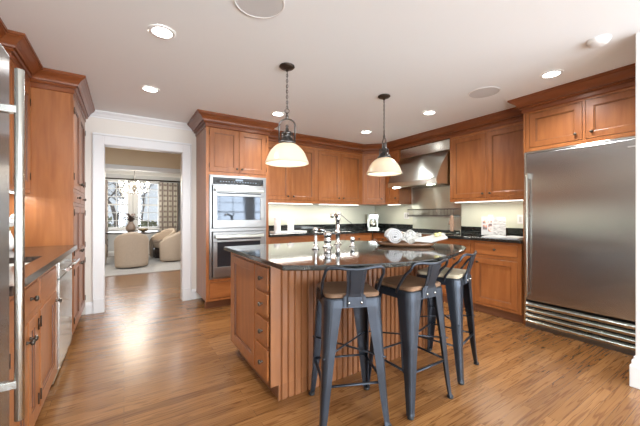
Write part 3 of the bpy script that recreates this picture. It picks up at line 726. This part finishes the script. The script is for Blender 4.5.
MB().lathe([(.023, 0), (.023, .006), (.013, .012), (.012, .04), (.016, .045), (.018, .07), (.012, .078)], 16).build('body', chrome, t)
for o in COL.objects:
    if o.name.split('.')[0] in ('pull_out_tap', 'soap_dispenser', 'side_spray') or (o.name.startswith('faucet') and o.location.x > 0): o.scale = (1.25, 1.25, 1.04)
# tray with towel, papers
t = thing('serving_tray', 'oval dark wood serving tray near the right end of the island top', 'tray', (2.10, 1.87, .9145), radians(-44))
m = MB(); pr = [(.001, .004), (.20, .004), (.235, .016), (.245, .030), (.25, .030), (.242, .010), (.215, 0), (.001, 0)]
m.lathe(pr, 40, cap=False); m.v = [(x, y*.56, z) for x, y, z in m.v]; m.build('dish', tray_wood, t)
for s in (-1, 1):
    MB().tube([(s*.235, -.05, .028), (s*.265, -.035, .045), (s*.272, 0, .052), (s*.265, .035, .045), (s*.235, .05, .028)], .005).build('handle', tray_wood, t)
def rolled_towel():
    t = thing('rolled_towel', 'white towel rolled into a coil at the left side of the serving tray', 'towel', (2.075, 1.985, .9145+.0105), radians(-36))
    m = MB(); pts = []
    for i in range(80):
        a = i*.28; r = .008+.0027*a*1.0; pts.append((r*cos(a), r*sin(a)+.068))
    n = len(pts); vs = []; th = .0065
    for i, (x, z) in enumerate(pts):
        rr = math.hypot(x, z-.068); ux, uz = x/rr, (z-.068)/rr
        for y, o in ((-.07, -th), (-.07, th), (.07, th), (.07, -th)): vs.append((x+ux*o, y, z+uz*o))
    fs = []
    for i in range(n-1):
        for k in range(4): k2 = (k+1) % 4; fs.append((i*4+k, i*4+k2, i*4+4+k2, i*4+4+k))
    fs += [(0, 1, 2, 3), tuple((n-1)*4+k for k in (3, 2, 1, 0))]
    m.add(vs, fs, True); m.build('coil', mat('white_terry', (.60, .60, .60), .95), t); return t
rolled_towel()
t = thing('patterned_napkin', 'crumpled white napkin with grey leaf pattern on the serving tray', 'napkin', (2.16, 1.87, .928), radians(-44))
m = MB(); n = 18; vs = []
for j in range(n):
    for i in range(n):
        u, v = i/(n-1), j/(n-1); vs.append(((u-.5)*.20, (v-.5)*.11, .022+.018*sin(u*9+v*3)*sin(v*7+1)+.085*v))
fs = [(j*n+i, j*n+i+1, (j+1)*n+i+1, (j+1)*n+i) for j in range(n-1) for i in range(n-1)]
m.add(vs, fs, True); nap = mat('leaf_print_cloth', (.8, .8, .78), .9); noisy(nap, [(.44, (.55, .55, .52)), (.5, (.16, .17, .16)), (.56, (.55, .54, .51))], 28)
o = m.build('cloth', nap, t); sd = o.modifiers.new('thick', 'SOLIDIFY'); sd.thickness = .004
t = thing('magazine', 'thin open magazine resting on the right side of the serving tray', 'magazine', (2.255, 1.73, .966), radians(-44))
m = MB(); m.add([(-.13, -.09, .0), (0, -.09, -.006), (.13, -.09, .030), (.13, .09, .060), (0, .09, .03), (-.13, .09, .006)], [(0, 1, 4, 5), (1, 2, 3, 4)]); o = m.build('pages', paper, t); sd = o.modifiers.new('thick', 'SOLIDIFY'); sd.thickness = .008
MB().sphere((.06, .02, .046), .022, 12, 8, (1, 1, .8)).sphere((.09, .04, .05), .018, 12, 8).build('yellow_print', mat('pale_yellow', (.75, .68, .30), .7), t)

# far worktop items
def canister(loc, lb):
    t = thing('canister', lb, 'canister', loc, 0, 'white canisters on the tray')
    MB().lathe([(.048, 0), (.052, .006), (.052, .185), (.050, .19)], 28).build('jar', white_cer, t)
    MB().lathe([(.053, .190), (.053, .205), (.048, .214), (.012, .218), (.010, .226), (.016, .232), (.001, .236)], 28).build('lid', white_cer, t); return t
cn = canister((1.985, 4.30, .9275), 'white lidded canister on the long white tray, nearer the ovens')
c2 = copy_tree(cn); c2.location = (2.215, 4.30, .9275); c2['label'] = 'white lidded canister on the long white tray, farther from the ovens'
m = MB().box((1.90, 4.20, .9145), (2.45, 4.40, .922)).box((1.90, 4.20, .922), (2.45, 4.208, .931)).box((1.90, 4.392, .922), (2.45, 4.40, .931)).box((1.90, 4.208, .922), (1.908, 4.392, .931)).box((2.442, 4.208, .922), (2.45, 4.392, .931))
tag(m.build('tray', white_matte), 'long white tray under the canisters', 'tray')
t = thing('coffee_maker', 'tall steel and black coffee maker in the far corner', 'coffee maker', (3.98, 4.33, .9145), radians(-35))
MB().box((-.10, -.10, 0), (.10, .12, .03)).box((-.10, .03, .03), (.10, .12, .28)).box((-.10, -.09, .20), (-.085, .03, .28)).box((.085, -.09, .20), (.10, .03, .28)).build('body', steel, t, bevel=.005)
MB().box((-.084, -.10, .19), (.084, .03, .28)).build('brew_head', steel_bright, t, bevel=.01)
MB().lathe([(.055, .032), (.065, .05), (.065, .13), (.045, .165), (.05, .18), (.001, .181)], 24, (0, -.035, 0)).build('carafe', steel_bright, t)
# cord to the outlet
def outlet(loc, rz, lb, w=.07, plugs=1):
    t = thing('wall_outlet', lb, 'outlet', loc, rz); MB().box((-w/2, -.006, -.057), (w/2, 0, .057)).build('plate', white_matte, t, bevel=.002)
    m = MB()
    for k in range(plugs):
        cx = (k-(plugs-1)/2)*.046; m.box((cx-.016, -.009, -.034), (cx+.016, -.006, .034))
    m.build('socket', mat('socket_grey', (.6, .6, .58), .5), t, bevel=.001); return t
outlet((3.34, 4.56, 1.17), 0, 'white wall outlet with a black plug, left of the coffee maker')
outlet((4.241, 3.74, 1.17), RGT, 'double white switch plate on the splash left of the steel backsplash', .118, 2)
outlet((4.241, 2.26, 1.13), RGT, 'white wall outlet behind the standing cookbook')
outlet((4.241, 1.86, 1.13), RGT, 'white double outlet right of the standing cookbook', .118, 2)
m = MB().tube([(3.34, 4.55, 1.19), (3.34, 4.52, 1.19), (3.37, 4.515, 1.18), (3.50, 4.50, 1.08), (3.64, 4.47, .985), (3.78, 4.44, .925), (3.88, 4.42, .921)], .0045, 6)
m.box((3.325, 4.525, 1.175), (3.355, 4.551, 1.205)); tag(m.build('power_cord', rubber), 'black power cord running from the outlet down to the coffee maker', 'cord')

# cookbooks
photo_m = mat('cookbook_pictures', (.6, .5, .45), .5)
noisy(photo_m, [(.42, (.16, .12, .12)), (.47, (.62, .28, .18)), (.52, (.80, .74, .66)), (.58, (.30, .22, .22))], 9, detail=1)
t = thing('cookbook', 'cookbook standing open on a stand, picture page at left and text page at right', 'book', (3.95, 2.07, .9145), radians(-62))
lean = radians(-14)
text_paper = noisy(mat('printed_page', (.6, .6, .6), .7), [(.46, (.34, .34, .33)), (.52, (.60, .595, .58))], 30, (.6, .6, 5), detail=1)
def page(x0, x1, y0, y1, nm, mt, parent):
    m = MB(); m.add([(x0, y0, .012), (x1, y1, .012), (x1, y1, .265), (x0, y0, .265), (x0, y0+.012, .012), (x1, y1+.012, .012), (x1, y1+.012, .265), (x0, y0+.012, .265)],
        [(0, 1, 2, 3), (7, 6, 5, 4), (0, 4, 5, 1), (1, 5, 6, 2), (2, 6, 7, 3), (3, 7, 4, 0)]); m.xf(Matrix.Rotation(lean, 4, 'X')); return m.build(nm, mt, parent)
page(-.165, 0, -.015, 0, 'page_block', paper, t); page(0, .165, 0, -.015, 'page_block', text_paper, t)
m = MB()
for x0, x1, z0, z1 in ((-.145, -.085, .17, .225), (-.07, -.02, .12, .17), (-.145, -.085, .085, .15), (-.07, -.02, .06, .10), (-.07, -.02, .185, .21)):
    m.add([(x0, -.0165-x0*-.0909-.0 if False else -.0013+x0*.0909, z0), (x1, -.0013+x1*.0909, z0), (x1, -.0013+x1*.0909, z1), (x0, -.0013+x0*.0909, z1)], [(0, 1, 2, 3)])
m.xf(Matrix.Rotation(lean, 4, 'X')); m.build('picture', photo_m, t)
MB().box((-.12, -.035, 0), (.12, .06, .008)).box((-.12, -.035, .008), (.12, -.028, .022)).build('stand', steel_bright, t)
t.scale = (.82, .82, .95)
t = thing('open_book', 'open book with white pages lying flat before the standing cookbook', 'book', (3.77, 1.865, .9145), radians(-80))
m = MB(); n = 10
for s in (-1, 1):
    top = [(s*.19*i/n, .006+.020*sin(min(1, i/n*1.25)*pi*.55+.35)*(1-.5*i/n)) for i in range(n+1)]
    vs = [(x, -.12, z) for x, z in top]+[(x, .12, z) for x, z in top]+[(x, -.12, .003) for x, z in top]+[(x, .12, .003) for x, z in top]; k = n+1
    fs = []
    for i in range(n): fs += [(i, i+1, k+i+1, k+i), (2*k+i, 2*k+i+1, i+1, i), (3*k+i, k+i, k+i+1, 3*k+i+1), (2*k+i, 3*k+i, 3*k+i+1, 2*k+i+1)]
    fs.append((n, 2*k+n, 3*k+n, k+n)); m.add(vs, fs)
m.build('page_block', paper, t); MB().box((-.195, -.125, 0), (.195, .125, .003)).build('cover', mat('navy_cover', (.05, .06, .12), .5), t)

# ------------------------------------------------------------------ bar stools
def stool():
    t = thing('bar_stool', None, 'bar stool', (0, 0, 0), 0, 'gunmetal bar stools at the island')
    SH = .722
    def rsq(h, r, z, n=5):
        o = []
        for cx, cy, a0 in ((h-r, h-r, 0), (-h+r, h-r, 90), (-h+r, -h+r, 180), (h-r, -h+r, 270)): o += [(x, y, z) for x, y in arc((cx, cy), r, a0, a0+90, n)]
        return o
    def loft(m, loops):
        k = len(loops[0]); vs = [v for l in loops for v in l]; fs = []
        for i in range(len(loops)-1):
            for j in range(k): j2 = (j+1) % k; fs.append((i*k+j, i*k+j2, (i+1)*k+j2, (i+1)*k+j))
        fs += [tuple(range(k))[::-1], tuple((len(loops)-1)*k+j for j in range(k))]; m.add(vs, fs, False); return m
    m = MB(); loft(m, [rsq(.150, .035, SH), rsq(.158, .04, SH+.004), rsq(.160, .04, SH+.020), rsq(.153, .038, SH+.027)]); m.build('seat', seat_wood, t)
    m = MB(); loft(m, [rsq(.150, .04, SH-.001), rsq(.163, .045, SH-.001), rsq(.168, .05, SH-.010), rsq(.171, .05, SH-.050), rsq(.164, .05, SH-.050), rsq(.150, .05, SH-.012)])
    m.build('seat_frame', gun, t)
    zs = [SH-.030, SH-.12, .40, .22, .10, .03, .012]
    off = [.168, .171, .179, .187, .194, .199, .203]; arm = [.098, .088, .064, .049, .040, .034, .034]; rad = [.048, .044, .030, .022, .018, .015, .015]; tk = .007
    for sx in (-1, 1):
        for sy in (-1, 1):
            loops = []
            for z, o, a, r in zip(zs, off, arm, rad):
                out = [(o-a, o), (o-r, o)]+arc((o-r, o-r), r, 90, 0, 5)[1:-1]+[(o, o-r), (o, o-a)]
                ri = max(r-tk, .003); inn = [(o-tk, o-a)]+[(o-tk, o-r)]+arc((o-r, o-r), ri, 0, 90, 5)[1:-1]+[(o-r, o-tk), (o-a, o-tk)]
                loops.append([(x*sx, y*sy, z) for x, y in out+inn])
            lg = loft(MB(), loops).build('leg', gun, t)
            o = .203
            MB().lathe([(.018, 0), (.020, .004), (.020, .014), (.014, .016)], 12, ((o-.014)*sx, (o-.014)*sy, 0)).build('foot_cap', rubber, lg)
    m = MB(); z = .245; o = .176
    for a, b_ in (((-o, -o), (o, -o)), ((o, -o), (o, o)), ((o, o), (-o, o)), ((-o, o), (-o, -o))):
        m.tube([(a[0]*.97, a[1]*.97, z), (b_[0]*.97, b_[1]*.97, z)], .010, 8, ry=.006)
    m.build('footrest', gun, t)
    m = MB(); m.tube([(-.18, -.18, .40), (.18, .18, .40)], .007, 6, ry=.005); m.tube([(-.18, .18, .388), (.18, -.18, .388)], .007, 6, ry=.005); m.build('cross_brace', gun, t)
    # low back: tube hoop + splat
    m = MB(); pts = [(-.168, -.06, SH-.02), (-.170, -.075, SH+.02), (-.172, -.135, SH+.105)]
    top = SH+.182
    pts += [(-.170, -.172, top-.045), (-.165, -.185, top-.018), (-.148, -.195, top-.004), (-.11, -.205, top-.002), (-.05, -.218, top-.010), (0, -.222, top-.012)]
    pts += [(-x, y, z) for x, y, z in pts[:-1][::-1]]
    m.tube(pts, .0085, 10); m.build('back_hoop', gun, t)
    m = MB(); z0, z1 = SH-.042, top-.012; rows = []
    for z, y, w in ((z0, -.177, .066), (SH+.012, -.176, .064), (SH+.03, -.180, .048), (SH+.09, -.198, .050), (z1, -.221, .058)):
        rows.append([(-w, y, z), (-w*.72, y-.002, z), (-w*.62, y-.007, z), (w*.62, y-.007, z), (w*.72, y-.002, z), (w, y, z), (w, y+.006, z), (-w, y+.006, z)])
    loft(m, rows); m.build('backrest', gun, t)
    for s in (-1, 1): MB().sphere((s*.036, -.186, SH-.018), .0075, 10, 6).build('bolt', steel_bright, t)
    return t
s1 = stool(); S2 = copy_tree(s1); S3 = copy_tree(s1)
for s, (x, y), r, lb in ((s1, (1.145, 1.48), -23, 'gunmetal bar stool nearest the camera, its back squarely toward the viewer'), (S2, (1.595, 1.40), 0, 'gunmetal bar stool in the middle of the three, seen at an angle'), (S3, (2.125, 1.50), 15.6, 'gunmetal bar stool farthest along the island with the palest seat')):
    s.location = (x, y, 0); s.rotation_euler = (0, 0, radians(r)); s['label'] = lb

pale_seat = wood('pale_worn_seat', (.42, .36, .25), (.55, .48, .35), (.8, 7, 4), .4, .05)
for o in S3.children:
    if o.name.startswith('seat') and not o.name.startswith('seat_frame'):
        o.material_slots[0].link = 'OBJECT'; o.material_slots[0].material = pale_seat; o['label'] = 'pale worn wooden seat'
# ------------------------------------------------------------------ dining room
tag(MB().box((-2.2, 7.12, 0), (2.9, 10.2, .012)).build('area_rug', rug_mat), 'pale grey area rug under the dining table', 'rug')
def barrel():
    t = thing('barrel_chair', None, 'chair', (0, 0, 0), 0, 'beige upholstered dining chairs')
    m = MB(); n = 28; vs = []; fs = []
    for i in range(n+1):
        a = -pi/2 + radians(-135+270*i/n); d = abs(-135+270*i/n)/135; h = .80-.30*d**1.6
        ro, ri = .325, .245
        pr = [(ro-.01, .03), (ro, .10), (ro+.01, h-.06), (ro-.01, h-.01), ((ro+ri)/2, h), (ri+.01, h-.015), (ri, h-.05), (ri, .03)]
        vs += [(r*cos(a), r*sin(a), z) for r, z in pr]
    k = 8
    for i in range(n):
        for j in range(k): j2 = (j+1) % k; fs.append((i*k+j, (i+1)*k+j, (i+1)*k+j2, i*k+j2))
    fs += [tuple(range(k)), tuple(n*k+j for j in range(k))[::-1]]
    m.add(vs, fs, True); m.build('shell', linen, t)
    MB().lathe([(.225, .28), (.24, .30), (.24, .44), (.22, .47), (.001, .48)], 28).build('seat_cushion', linen, t)
    MB().lathe([(.20, .0), (.20, .03), (.24, .03), (.24, .279)], 24).build('base', dark_wood, t); return t
b0 = barrel(); lbs = [((.15, 8.08), 0, 'beige barrel dining chair seen from behind in the middle of the doorway'), ((1.02, 8.62), 75, 'beige barrel dining chair right of the table, nearest the doorway edge'), ((.90, 9.42), 120, 'beige barrel dining chair right of the table, the farther of two'), ((-.62, 8.72), -75, 'beige barrel dining chair left of the table, cut by the door casing')]
for i, (p, r, lb) in enumerate(lbs):
    o = b0 if i == 0 else copy_tree(b0); o.location = (*p, .0125); o.rotation_euler = (0, 0, radians(r)); o['label'] = lb
t = thing('dining_table', 'dark round dining table seen through the doorway', 'table', (.2, 9.02, .0125))
MB().lathe([(.60, .715), (.62, .722), (.62, .742), (.60, .748)], 48).build('tabletop', dark_wood, t)
MB().lathe([(.30, 0), (.30, .03), (.08, .07), (.06, .3), (.09, .5), (.07, .65), (.2, .714)], 24).build('pedestal', dark_wood, t)
t = thing('plant_vase', 'brown vase with broad dried leaves on the dining table', 'vase', (.14, 8.78, .761))
MB().lathe([(.06, 0), (.10, .04), (.11, .10), (.085, .17), (.05, .22), (.055, .25), (.045, .25), (.04, .22)], 22).build('vase', mat('tan_glaze', (.35, .26, .2), .35), t)
m = MB()
for i in range(13):
    a = i*2.4; r = .14+.05*(i % 3); zt = .30+.045*(i % 4); ux, uy = cos(a), sin(a); px_, py_ = -uy, ux; w = .035
    P = [(0, 0, .22), (ux*r*.35, uy*r*.35, .22+(zt-.16)*.7), (ux*r*.8, uy*r*.8, zt+.02), (ux*r*1.15, uy*r*1.15, zt-.02)]
    W_ = [.006, w, w*.9, .002]; vs = []
    for (x, y, z), ww in zip(P, W_): vs += [(x-px_*ww, y-py_*ww, z), (x, y, z-.006), (x+px_*ww, y+py_*ww, z)]
    m.add(vs, [(j*3+k, j*3+k+1, j*3+k+4, j*3+k+3) for j in range(3) for k in range(2)], True)
o = m.build('leaves', mat('dried_leaf', (.14, .10, .09), .6), t); sd = o.modifiers.new('thick', 'SOLIDIFY'); sd.thickness = .003
t = tag(MB().lathe([(.03, 0), (.09, .03), (.115, .08), (.108, .08), (.085, .035), (.001, .012)], 24, cap=True).build('bowl', mat('brass_bowl', (.35, .27, .15), .3, .8), None, (.40, 8.72, .761)), 'small brass bowl right of the vase on the dining table', 'bowl')
for x, y, lb in ((-.14, 8.86, 'pale placemat left of the vase on the dining table'), (.50, 9.18, 'pale placemat behind the bowl on the dining table')):
    tag(MB().lathe([(.15, 0), (.15, .004)], 28, (0, 0, 0)).build('placemat', white_matte, None, (x, y, .761)), lb, 'placemat')
# chandelier
t = thing('chandelier', 'crystal chandelier with candle bulbs in front of the dining room windows', 'chandelier', (.22, 8.9, CEIL))
MB().lathe([(.06, 0), (.06, -.012), (.02, -.03), (.006, -.035), (.006, -.44)], 16).build('rod', pewter, t)
MB().lathe([(.01, -.42), (.05, -.45), (.025, -.50), (.06, -.58), (.035, -.66), (.015, -.70), (.001, -.74)], 16).build('column', chrome, t)
crys = glass('crystal', (.95, .97, 1), .5)
def drop(p, r, k):
    global DROP
    if DROP is None: DROP = MB().sphere((0, 0, 0), 1, 6, 5, (1, 1, k)).build('crystal_drop', crys, t); o = DROP
    else: o = DROP.copy(); COL.objects.link(o); o.parent = t
    o.location = p; o.scale = (r, r, r)
DROP = None
for i in range(8):
    a = 2*pi*i/8+.2; ux, uy = cos(a), sin(a)
    MB().tube([(ux*.03, uy*.03, -.62), (ux*.14, uy*.14, -.68), (ux*.26, uy*.26, -.64), (ux*.32, uy*.32, -.56)], .006, 6).lathe([(.03, -.56), (.012, -.55), (.012, -.505)], 10, (ux*.32, uy*.32, 0)).build('arm', chrome, t)
    MB().sphere((ux*.32, uy*.32, -.475), .022, 8, 6, (1, 1, 1.8)).build('candle_bulb', bulb_glow, t)
    for k in range(3): drop((ux*(.10+.07*k), uy*(.10+.07*k), -.72+.02*k), .018, 1.7); drop((ux*.32, uy*.32, -.60-.035*k), .014, 1.7); drop((ux*(.06+.08*k), uy*(.06+.08*k), -.46-.03*k), .014, 1.7)
light('candle_light', 'POINT', (0, 0, -.50), (0, 0, 0), 30, (1, .9, .75), parent=t, shadow_soft_size=.3)
# curtains
plaid = mat('plaid_curtain', (.55, .5, .45), .9)
tc = N(plaid, 'ShaderNodeTexCoord'); ck = N(plaid, 'ShaderNodeTexBrick'); mp = N(plaid, 'ShaderNodeMapping'); mp.inputs['Rotation'].default_value = (radians(90), 0, 0)
L(plaid, tc.outputs['Object'], mp.inputs[0]); L(plaid, mp.outputs[0], ck.inputs[0]); ck.offset = 0
ck.inputs['Scale'].default_value = 1; ck.inputs['Brick Width'].default_value = .14; ck.inputs['Row Height'].default_value = .16; ck.inputs['Mortar Size'].default_value = .03
ck.inputs['Color1'].default_value = (.80, .76, .70, 1); ck.inputs['Color2'].default_value = (.72, .67, .61, 1); ck.inputs['Mortar'].default_value = (.42, .36, .33, 1)
L(plaid, ck.outputs[0], plaid.node_tree.nodes['Principled BSDF'].inputs['Base Color'])
def curtain(x0, x1, lb):
    m = MB(); n = 48; vs = []
    for i in range(n+1):
        x = x0+(x1-x0)*i/n; y = DW-.15+.035*sin(i*.95); vs += [(x, y, .02), (x, y*.0+DW-.15+.025*sin(i*.95+.2), 2.16)]
    m.add(vs, [(2*i, 2*i+2, 2*i+3, 2*i+1) for i in range(n)], True); o = m.build('curtain', plaid); sd = o.modifiers.new('thick', 'SOLIDIFY'); sd.thickness = .006
    return tag(o, lb, 'curtain', 'plaid dining room curtains')
curtain(.90, 1.42, 'plaid taupe curtain right of the dining room windows'); curtain(-.85, -.38, 'plaid taupe curtain left of the dining room windows, partly behind the casing')
t = tag(MB().tube([(-.95, DW-.15, 2.205), (1.52, DW-.15, 2.205)], .020, 10).sphere((-.97, DW-.15, 2.205), .035).sphere((1.54, DW-.15, 2.205), .035).box((1.44, DW-.14, 2.19), (1.46, DW-.02, 2.22)).box((-.9, DW-.14, 2.19), (-.88, DW-.02, 2.22)).build('curtain_rod', bronze), 'dark curtain rod above the dining room windows', 'curtain rod')
t = thing('tall_screen', 'dark tall narrow screen beside the right curtain in the dining room', 'screen', (1.47, 10.1, .0))
MB().box((0, 0, .02), (.26, .03, 2.12)).build('panel', dark_wood, t); MB().box((-.01, -.12, 0.012), (.27, .15, .04)).build('foot', dark_wood, t)

# ------------------------------------------------------------------ outdoors beyond the dining room windows
tag(MB().box((-16, 10.66, -.5), (16, 50, -.401)).build('lawn', noisy(mat('lawn', (.2, .25, .12), .95), [(.3, (.16, .18, .09)), (.7, (.30, .30, .18))], 2)), 'pale winter lawn outside the dining room windows', 'lawn')
bark = mat('bark', (.13, .11, .10), .9)
def tree(x, y, h, sd, lb):
    rnd = random.Random(sd); t = thing('bare_tree', lb, 'tree', (x, y, -.4), 0, 'trees outside the dining room windows')
    m = MB()
    def br(p, d, l, r, dep):
        q = [p]; cur = Vector(p); dd = Vector(d)
        for i in range(3):
            dd = (dd+Vector((rnd.uniform(-.18, .18), rnd.uniform(-.18, .18), rnd.uniform(-.03, .12)))).normalized(); cur = cur+dd*l/3; q.append(tuple(cur))
        m.tube(q, [r, r*.88, r*.76, r*.64], 5)
        if dep:
            for _ in range(3 if dep > 1 else 4):
                nd = (dd+Vector((rnd.uniform(-.9, .9), rnd.uniform(-.9, .9), rnd.uniform(-.2, .5)))).normalized(); br(q[rnd.choice((1, 2, 3))], nd, l*.68, r*.55, dep-1)
    br((0, 0, 0), (0, 0, 1), h, .12, 4); m.build('branches', bark, t); return t
tree(-.2, 16.5, 2.0, 3, 'bare tree seen through the left dining room window'); tree(4.2, 24, 2.9, 5, 'bare tree seen through the right dining room window'); tree(-2.5, 27, 3, 8, 'bare tree farther off to the left outside'); tree(1.4, 33, 3.4, 12, 'bare tree farther off to the right outside')
def shrub(x, y, s, sd, lb):
    rnd = random.Random(sd); m = MB()
    for i in range(700):
        a = rnd.uniform(0, 2*pi); zz = rnd.random(); r = s*math.sqrt(rnd.random())*(1-.45*zz); c_ = Vector((r*cos(a), r*sin(a), .1+zz*s*1.5)); u = Vector((rnd.gauss(0, 1), rnd.gauss(0, 1), rnd.gauss(0, 1))).normalized()*.09; v = u.cross(Vector((rnd.gauss(0, 1), rnd.gauss(0, 1), 1))).normalized()*.05
        m.add([c_-u, c_+v, c_+u, c_-v], [(0, 1, 2, 3)])
    m.tube([(0, 0, 0), (0, 0, s)], .04, 6)
    g = noisy(mat('shrub_green', (.1, .14, .05), .8), [(.3, (.07, .10, .04)), (.7, (.22, .24, .10))], 3)
    tag(m.build('shrub', g, None, (x, y, -.4)), lb, 'shrub', 'shrubs outside the dining room windows')
shrub(-.9, 12.6, .95, 1, 'green shrub outside the left dining room window'); shrub(.75, 14.5, .8, 2, 'green shrub outside between the two dining room windows'); shrub(2.6, 12.6, .9, 3, 'green shrub outside the right dining room window')

# fix shared crown wood on cabinets, group tags on look-alike sets
for o in COL.objects:
    if o.parent is None and o.type in ('MESH', 'EMPTY') and o.get('kind') != 'structure':
        if o.name.startswith('wall_cabinet'): o['group'] = 'cherry wall cabinets'
        if o.name.startswith('base_cabinet'): o['group'] = 'cherry base cabinets'
